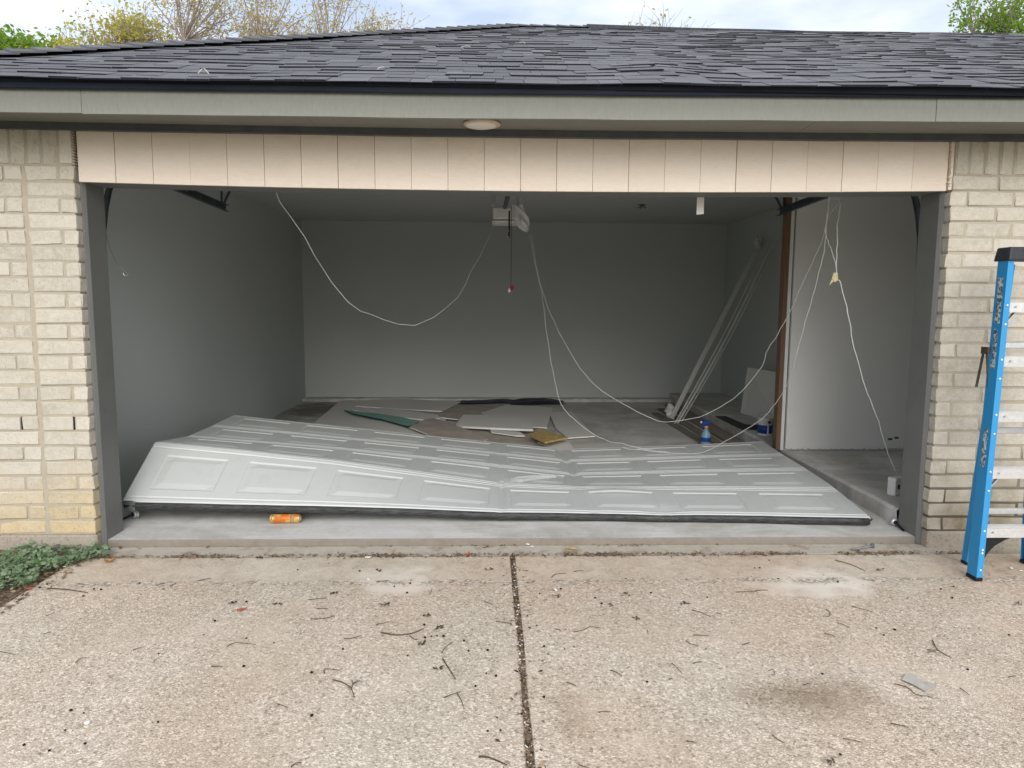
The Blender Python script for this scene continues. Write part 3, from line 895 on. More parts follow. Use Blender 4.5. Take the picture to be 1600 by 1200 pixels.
def S(u, v, h=0.):
    e = .01
    vv = min(max(v, 0), 4)
    j = int(min(math.floor(vv), 3))
    va, vb = max(j, vv - e), min(j + 1, vv + e)
    tu = S0(u + e, vv) - S0(u - e, vv); tv = S0(u, vb) - S0(u, va)
    n = np.cross(tu, tv); n /= np.linalg.norm(n)
    return S0(u, vv) + n * (h + dent(u, vv))
door = thing('garage_door', 'white panelled garage door fallen and buckled across the floor', 'garage door', (0, 1.3, FZ))
def grid_mesh(mb, us, vs, hf, skip=None):
    """a sheet over the (u, v) lines, leaving out the cells that skip() names"""
    b = len(mb.v); nu, nv = len(us), len(vs)
    for u in us:
        for v in vs:
            mb.v.append(tuple(S(u, v, hf(u, v))))
    for i in range(nu - 1):
        for j in range(nv - 1):
            if skip and skip((us[i] + us[i + 1]) / 2, (vs[j] + vs[j + 1]) / 2):
                continue
            mb.f.append((b + i * nv + j, b + (i + 1) * nv + j, b + (i + 1) * nv + j + 1, b + i * nv + j + 1)); mb.mi.append(0)
PA, PB = .115, .885          # a panel's extent along the section
VA, VB = .20, .80            # and across it
def pan_u(i):
    a, b_ = i + PA, i + PB
    if i == 0: a = .20
    if i == 7: b_ = 7.80
    return a, b_
for j in range(4):
    us = []
    for i in range(8):
        a, b_ = pan_u(i)
        us += [i, a - .05, a] + list(np.linspace(a, b_, 17)[1:-1]) + [b_, b_ + .05]
    us = sorted(set([round(u, 4) for u in us] + [8.0, 3.97, 4.03, 4.97, 5.03]))
    vs = [j, j + .018, j + .05, j + .075, j + .09, j + .14, j + VA, j + .30, j + .40, j + .5, j + .6, j + .70, j + VB, j + .86, j + .905, j + .925, j + .94, j + .975, j + 1]
    prof = {0: -.010, .018: -.001, .05: 0, .075: -.005, .09: 0, .905: 0, .925: -.006, .94: -.001, .975: 0, 1: -.008}
    def hf(u, v):
        return prof.get(round(v - j, 3), 0.)
    def skip(u, v):
        i = int(u)
        a, b_ = pan_u(min(i, 7))
        return a < u < b_ and j + VA < v < j + VB
    mb = MB()
    grid_mesh(mb, us, vs, hf, skip)
    # turned-down rims and the back of the section
    rim = [(u, j + .0) for u in us]
    for vv, hh in ((j, -.010), (j + 1, -.008)):
        for a, b_ in zip(us[:-1], us[1:]):
            vi = vv - 1e-6 if vv > j else vv
            mb.add([S(a, vi, hh), S(b_, vi, hh), S(b_, vi, -.042), S(a, vi, -.042)], [(0, 1, 2, 3)])
    for uu in (0, 8):
        for a, b_ in zip(vs[:-1], vs[1:]):
            mb.add([S(uu, a, hf(uu, a)), S(uu, b_ - 1e-6, hf(uu, b_)), S(uu, b_ - 1e-6, -.042), S(uu, a, -.042)], [(0, 1, 2, 3)])
    for a, b_ in zip(us[:-1], us[1:]):
        mb.add([S(a, j, -.042), S(b_, j, -.042), S(b_, j + 1 - 1e-6, -.042), S(a, j + 1 - 1e-6, -.042)], [(3, 2, 1, 0)])
    sec = local(mb, door).build('door_section', 'door', door)
    sec['label'] = ['front section of the fallen door, tilted up at its left end', 'second section of the fallen door, crumpled near its middle', 'third section of the fallen door', 'rear section of the fallen door'][j]
    for i in range(8):
        a, b_ = pan_u(i)
        mb = MB()
        pu = [a, a + .018, a + .036, a + .105] + list(np.linspace(a + .105, b_ - .105, 17)[1:-1]) + [b_ - .105, b_ - .036, b_ - .018, b_]
        va, vb = j + VA, j + VB
        pv = [va, va + .020, va + .040, va + .115] + list(np.linspace(va + .115, vb - .115, 9)[1:-1]) + [vb - .115, vb - .040, vb - .020, vb]
        def ph(u, v):
            du, dv = min(u - a, b_ - u) * .595, min(v - va, vb - v) * .52
            d = min(du, dv)
            if d < .0015: return 0.
            if d < .0225: return -.0062
            return 0.0005
        grid_mesh(mb, pu, pv, ph)
        local(mb, door).build('panel', 'door', sec)
# bottom seal along the front edge
def along_front(u, dy, dz):
    q = S0(u, 0) + np.array([0, 0, dent(u, 0)])
    return (q[0], q[1] + dy, max(q[2] + dz, FZ + .002))
us = sorted(list(np.linspace(.02, 7.99, 60)) + [4.0])
prof = [(.006, -.006), (-.010, -.010), (-.016, -.024), (-.012, -.044), (.004, -.056), (.026, -.054), (.032, -.030), (.028, -.010)]
mb = MB(); m = len(prof)
for u in us:
    sc = 1 + .12 * mnoise.noise(Vector((u * 2, 0, 0)))
    for dy, dz in prof:
        mb.v.append(along_front(u, dy, dz * sc))
for i in range(len(us) - 1):
    for k in range(m):
        a, c = i * m + k, i * m + (k + 1) % m
        mb.f.append((a, c, c + m, a + m)); mb.mi.append(0)
mb.f += [tuple(range(m)), tuple((len(us) - 1) * m + k for k in range(m - 1, -1, -1))]; mb.mi += [0, 0]
local(mb, door).build('bottom_seal', 'rubber', door, smooth=True)['label'] = 'dusty black rubber strip along the front edge'
# corner bracket with its roller shaft, left end
q = S(0.02, 0.02)
mb = MB().box(q[0] + .002, q[0] + .07, q[1] - .022, q[1] - .016, q[2] - .065, q[2] - .004)
mb.box(q[0] - .03, q[0] + .05, q[1] - .022, q[1] + .03, q[2] - .008, q[2] - .003)
mb.tube([(q[0] - .09, q[1] - .01, q[2] - .012), (q[0] + .05, q[1] - .01, q[2] - .012)], .006, 8)
mb.lathe([(.012, -.002), (.012, .002)], 12, (q[0] + .045, q[1] - .025, q[2] - .04), 'Y')
local(mb, door).build('corner_bracket', 'steel', door)
# side rail strip on the right end
mb = MB()
mb.tube([S(8.0, v, -.022) + np.array([.012, 0, 0]) for v in np.linspace(0.02, 3.98, 24)], .010, 6)
local(mb, door).build('side_rail', 'rubber', door)

# ================================================================== OVERHEAD HARDWARE
def track(sx, y0, y1, xx, z0, z1, label):
    r = thing('door_track', label, 'track', (xx, y1, z1))
    mb = MB()
    a, b_ = Vector((xx, y0, z0)), Vector((xx, y1, z1))
    mb.bar(a, b_, .004, .055)
    for dz in (-.026, .026):
        mb.bar(a + Vector((-sx * .014, 0, dz)), b_ + Vector((-sx * .014, 0, dz)), .03, .004)
    local(mb, r).build('rail', 'track', r)
    mb = MB()
    mb.bar(b_ + Vector((sx * .01, -.06, 0)), (xx + sx * .02, y1 - .02, CZ - .004), .006, .03, (0, 1, 0))
    mb.bar(b_ + Vector((sx * .01, -.03, .02)), (xx - sx * .01, y1 + .30, CZ - .006), .006, .03, (0, 1, 0))
    local(mb, r).build('hanger', 'track', r)
    for k in range(5):
        q = a.lerp(b_, .25 + .15 * k)
        mb = MB().lathe([(.005, -.004), (.004, .002)], 8, (q[0] - sx * .004, q[1], q[2] + .006), 'X')
        local(mb, r).build('bolt', 'steel', r)
track(-1, .34, 2.09, -2.39, 2.265, 2.225, 'steel overhead track stub hanging above the left wall')
track(1, .34, 2.22, 2.36, 2.30, 2.250, 'steel overhead track stub hanging near the brown stud')
def curve_track(sx, label):
    r = thing('vertical_track', label, 'track', (sx * 2.455, .285, FZ))
    mb = MB()
    pts = [(sx * 2.500, .285, FZ), (sx * 2.492, .285, .9), (sx * 2.484, .285, 1.5), (sx * 2.476, .288, 1.86), (sx * 2.458, .297, 2.0), (sx * 2.440, .31, 2.10), (sx * 2.42, .335, 2.18)]
    for a, b_ in zip(pts[:-1], pts[1:]):
        mb.bar(a, b_, .05, .004, (1, 0, 0))
        mb.bar((a[0], a[1] + .022, a[2]), (b_[0], b_[1] + .022, b_[2]), .004, .024, (1, 0, 0))
    local(mb, r).build('rail', 'track', r)
    local(MB().box(sx * 2.50 - .03, sx * 2.50 + .03, .28, .31, FZ, FZ + .07), r).build('foot_bracket', 'track', r)
curve_track(-1, 'narrow dark upright track behind the left jamb')
curve_track(1, 'narrow dark upright track behind the right jamb')
# opener head
op = thing('garage_door_opener', 'ceiling door opener wrapped in cloudy plastic with a red pull cord', 'door opener', (-.02, 2.95, 2.30))
mb = MB().box(-.15, .11, 2.78, 3.12, 2.232, 2.345)
local(mb, op).build('motor_housing', 'poly', op, bevel=.02, seg=2)
mb = MB().box(-.155, .10, 2.785, 3.1, 2.205, 2.226)
local(mb, op).build('lamp_cover', 'white', op, bevel=.008)
mb = MB()
mb.bar((-.03, .30, 2.235), (-.035, 2.95, 2.352), .032, .030)
local(mb, op).build('rail', 'track', op)
for dx, dy in ((-.14, 2.82), (.10, 2.82), (-.14, 3.08), (.10, 3.08)):
    local(MB().box(dx - .012, dx + .012, dy - .002, dy + .002, 2.33, CZ - .001), op).build('hanger_strap', 'steel', op)
local(MB().box(-.17, .12, 2.80, 2.803, 2.46, 2.50), op).build('cross_strap', 'steel', op)
local(MB().box(-.165, .115, 2.797, 2.80, 2.345, 2.375), op).build('cross_strap', 'steel', op)
# drooping plastic bag, a puckered sack
mb = MB(); n = 12
rows = [(0, .060, 2.36, .075), (.3, .075, 2.30, .095), (.55, .085, 2.24, .115), (.8, .06, 2.17, .150), (1, .02, 2.125, .170)]
for t_, rad, z, cx in rows:
    for k in range(n):
        w = 2 * math.pi * k / n
        rr_ = rad * (1 + .28 * math.sin(k * 2.7 + z * 60))
        mb.v.append((cx + rr_ * math.cos(w) * .8, 2.78 + rr_ * math.sin(w) * .7, z + .012 * math.sin(k * 1.9)))
for i in range(len(rows) - 1):
    for k in range(n):
        mb.f.append((i * n + k, i * n + (k + 1) % n, (i + 1) * n + (k + 1) % n, (i + 1) * n + k)); mb.mi.append(0)
mb.f += [tuple(range(n)), tuple(4 * n + k for k in range(n - 1, -1, -1))]; mb.mi += [0, 0]
local(mb, op).build('plastic_bag', 'poly', op)
mb = MB().bar((-.005, 2.35, 2.26), (-.008, 2.35, 2.02), .016, .003, (0, 1, 0))
for z in (2.085, 2.03):
    mb.lathe([(.005, -.004), (.003, .003)], 8, (-.012, 2.346, z), 'Y', 1)
local(mb, op).build('trolley_arm', ['black', 'white'], op)
hd_ = local(MB().tube([(.012, 2.35, 2.30), (.013, 2.35, 1.95), (.012, 2.35, 1.60)], .0028, 6), op).build('pull_cord', 'dark_red', op)
mb = MB().hexa([(.0, 2.343, 1.555), (.03, 2.343, 1.565), (.03, 2.357, 1.565), (.0, 2.357, 1.555), (.008, 2.343, 1.60), (.04, 2.343, 1.61), (.04, 2.357, 1.61), (.008, 2.357, 1.60)])
local(mb, op).build('pull_handle', 'red', hd_, bevel=.004)
local(MB().box(-.012, .008, 2.338, 2.350, 1.545, 1.578), op).build('pull_tag', 'white', hd_, bevel=.003)

# ================================================================== WIRES
def wire(name, label, pts, r, mat='grey_wire', k=5, cat='wire', group=None):
    """points are (pixel x, pixel y, depth) or plain positions"""
    P_ = [onY(*q) for q in pts]
    o0 = P_[0]
    W_ = spline(P_, k)
    W_ = [q + np.array([RND.uniform(-.004, .004), 0, RND.uniform(-.004, .004)]) * (0 < i < len(W_) - 1) for i, q in enumerate(W_)]
    mb = MB().tube([q - o0 for q in W_], r, 6)
    o = mb.build(name, mat, smooth=True)
    o.location = o0
    return tag(o, label, cat, group)
def lerp_y(px, y0, y1):
    n = len(px) - 1
    return [(a, b_, y0 + (y1 - y0) * i / n) for i, (a, b_) in enumerate(px)]
w1 = [(428, 291), (437, 315), (455, 340), (475, 370), (493, 403), (500, 412), (518, 442), (543, 472), (563, 487), (581, 491), (600, 500), (622, 507), (648, 509), (677, 496), (695, 483), (715, 466), (727, 445), (735, 425), (750, 400), (762, 375), (770, 360), (774, 345)]
wire('hanging_wire', 'white wire drooping from the header to the opener in a deep curve', lerp_y(w1, .30, 2.80), .0030, k=1)
wire('hanging_wire', 'thin white wire falling from the plastic bag onto the fallen door',
     [(826, 366, 2.78), (846, 457, 2.7), (853, 510, 2.62), (862, 570, 2.58), (873, 620, 2.56), (885, 643, 2.54), (915, 670, 2.52), (945, 687, 2.46), (975, 694, 2.30), (1010, 702, 2.15), (1045, 707, 2.06)], .0029)
wire('hanging_wire', 'white wire swooping from the plastic bag to the right overhead track',
     [(830, 366, 2.79), (846, 450, 2.72), (872, 515, 2.65), (908, 577, 2.55), (940, 610, 2.48), (990, 640, 2.40), (1030, 658, 2.3), (1060, 657, 2.2), (1102, 648, 2.05), (1155, 615, 1.8), (1190, 572, 1.6), (1200, 545, 1.5), (1225, 505, 1.35), (1260, 430, 1.05), (1288, 365, .8), (1293, 330, .7), (1297, 300, .6)], .0028)
wire('hanging_wire', 'white wire hanging from the right track and trailing over the fallen door',
     [(1297, 300, .62), (1292, 345, .66), (1289, 385, .72), (1280, 425, .8), (1262, 490, .95), (1243, 560, 1.1), (1230, 600, 1.25), (1215, 625, 1.4), (1190, 655, 1.58), (1150, 680, 1.78), (1100, 706, 1.98), (1060, 708, 2.03), (1000, 703, 2.10), (970, 699, 2.2)], .0028)
wire('power_cord', 'white cord running from the yellow tape tag down to the white box',
     [(1314, 316, .56), (1309, 345, .58), (1308, 390, .6), (1307, 432, .6), (1313, 442, .6), (1325, 490, .6), (1335, 545, .61), (1352, 605, .62), (1370, 650, .63), (1385, 700, .65), (1400, 738, .66)], .0032, cat='cord')
wire('hanging_wire', 'short white wire crossing to the yellow tape tag', [(1297, 303, .58), (1304, 311, .58), (1312, 312, .57), (1303, 327, .57), (1292, 343, .57), (1290, 366, .58), (1297, 385, .59), (1306, 416, .6)], .0022)
q = onY(1305, 433, .598)
mb = MB().prism([(-.012, -.003, .030), (.014, -.003, .028), (.018, -.003, -.020), (-.002, -.003, -.034), (-.022, -.003, -.008)], .006, down=(0, 1, 0))
mb.prism([(-.004, .001, -.02), (-.020, .002, -.012), (-.036, .001, -.055)], .001, down=(0, 1, 0))
o = mb.build('tape_tag', 'yellow_tape'); o.location = q
tag(o, 'small yellow tape flag holding the hanging wires together', 'tape')
# snapped lift cable with its crimped eye
cb = thing('lift_cable', 'thin steel cable with a looped end hanging by the left jamb', 'cable', onY(163, 338, .33))
pts = spline([onY(161, 300, .30), onY(163, 338, .32), onY(166, 365, .34), (onY(172, 388, .35)), onY(182, 410, .36), onY(190.5, 419, .365)], 5)
local(MB().tube(pts, .0018, 5), cb).build('strand', 'steel', cb)
local(MB().tube([onY(189, 417.5, .365), onY(193, 422, .366)], .0045, 6), cb).build('crimp', 'steel', cb)
lp = [onY(196.5 + 3.6 * math.cos(w) - 1.0 * math.sin(w), 426.5 + 4.6 * math.sin(w) + 1.6 * math.cos(w), .367) for w in np.linspace(0, 2 * math.pi, 14)]
local(MB().tube(lp, .0018, 5, cap=False), cb).build('loop', 'steel', cb)
# strip of tape under the header and a capped ceiling box
q = onY(1095, 303, .262)
o = MB().hexa([(-.022, 0, -.122), (.022, 0, -.118), (.022, .002, -.118), (-.022, .002, -.122), (-.021, 0, .02), (.021, 0, .02), (.021, .002, .02), (-.021, .002, .02)]).build('paper_strip', 'white')
o.location = q
tag(o, 'white paper strip hanging down from the garage header', 'strip')
q = onZ(1003, 320, CZ - .002)
mb = MB().lathe([(.045, -.004), (.045, .0)], 16)
for k in range(5):
    w = k * 1.3
    mb.tube([(0, 0, 0), (.03 * math.cos(w), .03 * math.sin(w), -.03), (.05 * math.cos(w + .5), .05 * math.sin(w + .5), -.035)], .004, 5)
o = mb.build('ceiling_box', 'track'); o.location = q
tag(o, 'small open electrical box with loose wire ends in the ceiling', 'electrical box')

# ================================================================== THINGS ON THE GARAGE FLOOR
def sheet(name, label, cat, px, z, mats, th=.0127, group=None, tilt=None):
    P_ = [onZ(a, b_, z + (tilt[i] if tilt else 0)) for i, (a, b_) in enumerate(px)]
    c = sum(P_) / len(P_)
    o = MB().prism([q - c for q in P_], th, 0, 1).build(name, mats)
    o.location = c
    return tag(o, label, cat, group)
G_ = 'plasterboard scraps piled on the garage floor'
SB = ['sheetrock', 'gypsum']; BB = ['brown_paper', 'gypsum']
sheet('drywall_sheet', 'largest grey plasterboard sheet, lying flat at the bottom left of the pile', 'drywall', [(455, 690), (537, 622), (622, 620.5), (722, 625), (700, 652), (660, 700)], .062, SB, group=G_)
sheet('drywall_sheet', 'brown paper side of a board lying at the middle back of the pile', 'drywall', [(690, 642), (722, 625), (796, 631), (768, 647), (740, 657), (700, 652)], .074, BB, group=G_)
sheet('drywall_sheet', 'curled grey plasterboard sheet over the back of the pile', 'drywall', [(556, 634), (575, 625), (600, 621.5), (719, 627.5), (690, 642), (640, 640)], .078, SB, group=G_, tilt=[0, 0, 0, .02, .02, .01])
sheet('drywall_sheet', 'long pale plasterboard offcut lying above the teal board', 'drywall', [(552, 641), (600, 637), (684, 648), (688, 653), (668, 656), (628, 652)], .085, SB, group=G_)
sheet('drywall_sheet', 'narrow dark brown paper sliver between two pale sheets', 'drywall', [(598, 636.5), (660, 641), (722, 646), (716, 655), (690, 652), (640, 642)], .083, BB, group=G_)
sheet('green_board', 'narrow teal pointed board in the plasterboard pile', 'board', [(538, 640.5), (590, 646), (628, 651.5), (655, 658), (646, 664), (637, 666), (597, 655), (552, 646)], .102, ['teal', 'black'], .014)
sheet('drywall_sheet', 'small grey triangular plasterboard piece in front of the teal board', 'drywall', [(570, 672), (594, 656), (606, 656), (642, 672), (668, 682), (640, 690)], .072, SB, group=G_)
sheet('drywall_sheet', 'brown paper side of a wedge shaped board behind the fallen door', 'drywall', [(640, 667), (664, 655), (676, 653), (700, 660), (730, 671), (762, 685), (740, 700), (690, 700), (668, 678)], .108, BB, group=G_)
sheet('drywall_sheet', 'dusty grey brown board under the thick white offcut', 'drywall', [(712, 664), (760, 655), (868, 672), (884, 702), (800, 706), (750, 690)], .055, ['brown_paper', 'gypsum'], group=G_)
sheet('drywall_sheet', 'grey plasterboard with a dark smear at the right of the pile', 'drywall', [(752, 645), (792, 632), (864, 637), (859, 652), (855, 668), (790, 664)], .080, SB, group=G_)
sheet('drywall_sheet', 'flat grey plasterboard at the far right end of the pile', 'drywall', [(858, 643), (893, 642.5), (929, 681), (888, 684), (868, 668)], .066, SB, group=G_)
sheet('drywall_sheet', 'thick plasterboard offcut with a bright white broken edge', 'drywall', [(712, 663), (724, 647.5), (770, 648.5), (832, 651), (833, 671), (790, 669.5), (722, 666)], .105, SB, .02, group=G_, tilt=[0, .01, .01, .02, .02, .01, 0])
sheet('trim_offcut', 'short white trim strip beside the yellow board', 'trim', [(766, 671), (812, 674), (820, 680.5), (806, 680.5), (768, 675)], .085, ['white', 'white'], .012)
sheet('yellow_board', 'square of yellow board tipped up on the plasterboard pile', 'board', [(826, 678.5), (846, 672), (888, 683), (851, 691)], .13, ['osb', 'osb'], .015, tilt=[.0, .0, .0, .02])
sheet('drywall_sheet', 'small pale plasterboard scrap under the yellow board', 'drywall', [(840, 690), (885, 683), (896, 700), (870, 706)], .07, SB, group=G_)
# dark tarp at the back
mb = MB(); nx, ny = 26, 8
c = onZ(790, 626, .1)
for j in range(ny + 1):
    for i in range(nx + 1):
        x = -.78 + 1.6 * i / nx; y = -.22 + .44 * j / ny
        e = min(1, (1 - abs(2 * i / nx - 1)) * 4) * min(1, (1 - abs(2 * j / ny - 1)) * 3)
        mb.v.append((x + .03 * math.sin(y * 20), y + .12 * math.sin(x * 2.2), -.02 + e * (.035 + .03 * mnoise.noise(Vector((x * 5, y * 8, 2))))))
for j in range(ny):
    for i in range(nx):
        a = j * (nx + 1) + i
        mb.f.append((a, a + 1, a + nx + 2, a + nx + 1)); mb.mi.append(0)
o = mb.build('tarp', 'tarp', smooth=True); o.location = (c[0], 5.82, .075)
tag(o, 'crumpled navy tarp on the floor against the back wall', 'tarp')
# planks along the step
for k, (x0, x1, y0, y1, z, lab) in enumerate(((1.93, 2.02, 2.75, 4.9, .022, 'narrow dusty plank, leftmost of three beside the step'), (2.07, 2.17, 2.7, 5.3, .020, 'middle dusty plank of three beside the step'), (2.23, 2.40, 2.6, 5.6, .035, 'wide dusty plank lying against the step'))):
    o = MB().box(-(x1 - x0) / 2, (x1 - x0) / 2, -(y1 - y0) / 2, (y1 - y0) / 2, 0, z).build('plank', 'plank', bevel=.003)
    o.location = ((x0 + x1) / 2, (y0 + y1) / 2, FZ); o.rotation_euler = (0, 0, (.03, .012, 0)[k])
    tag(o, lab, 'plank', 'planks beside the step')
P_ = [onZ(a, b_, .163) for a, b_ in ((1117, 650), (1134, 650), (1165, 663), (1187, 664), (1190, 671), (1160, 671))]
c = sum(P_) / len(P_)
o = MB().prism([q - c for q in P_], .006).build('felt_strip', 'felt'); o.location = c
tag(o, 'dark grey felt strip lying near the blue and white bucket', 'felt')
# leaning trim sticks
def stick(label, base_px, base_z, top_px, w, h, mat='trim_white', bow=.0):
    a = onZ(*base_px, base_z); b_ = onX(*top_px, WR - .02)
    mid = (a + b_) / 2 + np.array([bow * .3, 0, -bow])
    pts = spline([a, mid, b_], 6)
    mb = MB()
    for p0, p1 in zip(pts[:-1], pts[1:]):
        mb.bar(p0 - a, p1 - a, w, h, (0, 1, 0))
    o = mb.build('trim_stick', mat); o.location = a
    return tag(o, label, 'trim', 'trim sticks leaning on the right wall')
stick('wide pale trim board leaning leftmost against the right wall', (1049, 654), .06, (1190, 374), .055, .014)
stick('thin white trim stick, front one leaning beside the wide board', (1053, 664), .045, (1200, 379), .013, .012, bow=.05)
stick('thin white trim stick, middle one leaning beside the wide board', (1058, 662), .045, (1208, 377), .022, .012, bow=.06)
stick('thin white trim stick, rightmost leaning beside the wide board', (1064, 660), .045, (1215, 376), .012, .012, bow=.06)
# crumpled plastic sleeve at the foot and top of the wide board
def crumple(label, at, size, seed, mat='poly'):
    mb = MB(); n, m = 10, 7; r_ = random.Random(seed)
    for i in range(m):
        a = math.pi * i / (m - 1)
        for k in range(n):
            w = 2 * math.pi * k / n
            rr_ = (.75 + r_.uniform(-.25, .3))
            mb.v.append((size[0] * rr_ * math.sin(a) * math.cos(w), size[1] * rr_ * math.sin(a) * math.sin(w), size[2] * (1 + rr_ * -math.cos(a) * .999)))
    for i in range(m - 1):
        for k in range(n):
            mb.f.append((i * n + k, i * n + (k + 1) % n, (i + 1) * n + (k + 1) % n, (i + 1) * n + k)); mb.mi.append(0)
    o = mb.build('plastic_sleeve', mat); o.location = at
    return tag(o, label, 'plastic wrap')
crumple('crumpled clear plastic at the foot of the leaning trim', onZ(1046, 655, FZ), (.07, .06, .10), 3)
q = onX(1190, 386, WR - .04)
crumple('crumpled plastic sleeve over the top of the leaning trim', (q[0] - .05, q[1], q[2] - .03), (.05, .06, .09), 5)
# plasterboard leaning on the right wall
A, B = onZ(1157, 645, .157), onZ(1218, 664, .157)
A2, B2 = onX(1168, 574, A[0] + .10), onX(1218, 582, B[0] + .14)
nrm = np.cross(B - A, A2 - A); nrm /= np.linalg.norm(nrm)
o = MB().prism([q - A for q in (A, B, B2, A2)], .0127, 0, 1, down=tuple(nrm * (-1 if nrm[1] < 0 else 1))).build('leaning_drywall', SB)
o.location = A
tag(o, 'plasterboard offcut propped upright behind the blue and white bucket', 'drywall')
# bucket
bk_ = thing('bucket', 'blue and white paint bucket beside the brown stud', 'bucket', (2.57, 2.86, .155))
MB().lathe([(.066, 0), (.070, .006), (.075, .165), (.079, .168), (.079, .178), (.072, .18), (.070, .15)], 22).build('pail', 'white', bk_, smooth=True)
MB().lathe([(.0712, .022), (.0752, .105)], 22).build('blue_label', 'spray_blue', bk_, smooth=True)
MB().box(-.006, .006, -.078, -.070, .022, .103).build('label_stripe', 'white', bk_)
MB().lathe([(.015, -.003), (.015, .003)], 14, (.012, -.076, .138), 'Y').build('label_dot', 'black', bk_)
MB().tube([(.076 * math.cos(w), .02, .165 + .06 * math.sin(w)) for w in np.linspace(0, math.pi, 12)], .0025, 6).build('handle', 'steel', bk_)
# spray bottle
q = onZ(1101, 697, FZ)
sp = thing('spray_bottle', 'spray bottle with blue trigger and pale blue body behind the fallen door', 'spray bottle', (q[0], q[1] - .03, FZ))
MB().lathe([(.040, 0), (.046, .01), (.047, .10), (.040, .14), (.022, .165), (.015, .185)], 16).build('bottle', 'spray_body', sp, smooth=True)
MB().lathe([(.018, .180), (.019, .205), (.014, .212)], 14).build('collar', 'spray_tip', sp, smooth=True)
mb = MB().box(-.045, .038, -.016, .016, .225, .265).box(-.014, .016, -.013, .013, .205, .23)
tr = mb.build('trigger_head', 'spray_blue', sp, bevel=.006)
MB().hexa([(-.034, -.007, .175), (-.024, -.007, .175), (-.024, .007, .175), (-.034, .007, .175), (-.030, -.007, .228), (-.016, -.007, .228), (-.016, .007, .228), (-.030, .007, .228)]).build('trigger', 'spray_blue', tr, bevel=.003)
MB().box(-.062, -.045, -.010, .010, .238, .258).build('nozzle', 'white', tr, bevel=.003)
MB().lathe([(.0475, .055), (.048, .06), (.048, .092), (.0475, .097)], 16).build('label_band', 'spray_blue', sp, smooth=True)
# foam can under the front edge
c = (onZ(430, 809, FZ) + onZ(481, 808, FZ)) / 2
cn = thing('spray_can', 'orange spray can lying on its side under the fallen door', 'spray can', (c[0], c[1] - .12, FZ))
cn.rotation_euler = (0, 0, .03)
mb = MB().lathe([(.026, -.094), (.029, -.090), (.029, .078), (.027, .082)], 22, (0, 0, .0295), 'X')
mb.build('body', 'orange', cn, smooth=True)
MB().lathe([(.016, -.101), (.027, -.097), (.0285, -.090)], 22, (0, 0, .0295), 'X').build('base_rim', 'brass', cn, smooth=True)
MB().lathe([(.0285, .079), (.027, .086), (.018, .089), (.016, .096), (.010, .0965)], 22, (0, 0, .0295), 'X').build('dome', 'brass', cn, smooth=True)
MB().lathe([(.0293, -.085), (.0293, -.074)], 22, (0, 0, .0295), 'X').build('gold_band', 'brass', cn, smooth=True)
MB().lathe([(.0293, .030), (.0293, .055)], 22, (0, 0, .0295), 'X').build('pale_band', 'dead_leaf', cn, smooth=True)
# roller lying left, roller by the right jamb
def roller(label, at, yaw, s=1.):
    r = thing('track_roller', label, 'roller', at)
    r.rotation_euler = (0, 0, yaw); r.scale = (s, s, s)
    MB().lathe([(.010, -.011), (.024, -.009), (.020, -.004), (.020, .004), (.024, .009), (.010, .011)], 18, (0, 0, .024), 'X').build('wheel', 'alu', r, smooth=True)
    MB().lathe([(.011, -.0125), (.011, .0125)], 14, (0, 0, .024), 'X').build('hub', 'black', r, smooth=True)
    MB().tube([(-.012, 0, .024), (-.11, 0, .006)], .0055, 8).build('shaft', 'black', r)
q = onZ(218, 806, FZ)
roller('loose steel roller with its shaft on the floor near the left jamb', (q[0], q[1] - .06, FZ), 1.04, 1.3)
q = onZ(1407, 823, FZ)
roller('grey roller wheel lying against the foot of the right jamb', (q[0] - .03, q[1] + .02, FZ), 1.5, 1.1)
# white outlet box and stick on the step
q = onZ(1401, 775, .155)
bx_ = thing('outlet_box', 'white electrical box standing on the step behind the right jamb', 'electrical box', (q[0] + .01, q[1] + .04, .155))
bx_.rotation_euler = (0, 0, .5)
MB().box(-.05, .05, -.03, .03, 0, .125).build('case', 'white', bx_, bevel=.006)
MB().box(-.022, .0, -.034, -.029, .045, .078).build('socket', 'black', bx_, bevel=.002)
MB().box(.053, .085, -.028, .026, -.0, .105).build('side_case', 'white', bx_, bevel=.004)
MB().box(.058, .080, -.031, -.027, .06, .085).build('button', 'scrap', bx_, bevel=.002)
MB().box(.058, .080, -.031, -.027, .025, .05).build('button', 'scrap', bx_, bevel=.002)
q = onY(1413, 752, .60)
o = MB().bar((0, 0, 0), (.008, .01, .29), .014, .006, (0, 1, 0)).build('white_stick', 'white')
o.location = (q[0], q[1], .157)
tag(o, 'short white stick standing upright beside the white electrical box', 'stick')
# lag bolt on the apron
a, b_ = onZ(1331, 859, .006), onZ(1366, 854, .006)
bl = thing('lag_bolt', 'long steel bolt lying on the concrete strip before the garage', 'bolt', tuple(a))
d = Vector(b_ - a)
MB().tube([(0, 0, .002), tuple(d * .9 + Vector((0, 0, .006)))], .006, 8).build('shank', 'steel', bl)
dd = d.normalized()
MB().tube([tuple(d * .90 + Vector((0, 0, .006))), tuple(d * .93 + Vector((0, 0, .006)))], .017, 12).build('washer', 'steel', bl)
MB().tube([tuple(d * .93 + Vector((0, 0, .006))), tuple(d * .99 + Vector((0, 0, .006)))], .011, 6).build('bolt_head', 'steel', bl)
for lab, px, mat in (('bright crumb of wood among litter before the sill', (893, 857), 'osb'),):
    a = onZ(*px, .004)
    o = MB().bar((-.03, .012, .004), (.03, -.016, .007), .012, .006).build('wood_splinter', mat); o.location = a
    tag(o, 'pale wood splinter on the concrete strip before the garage sill', 'splinter')

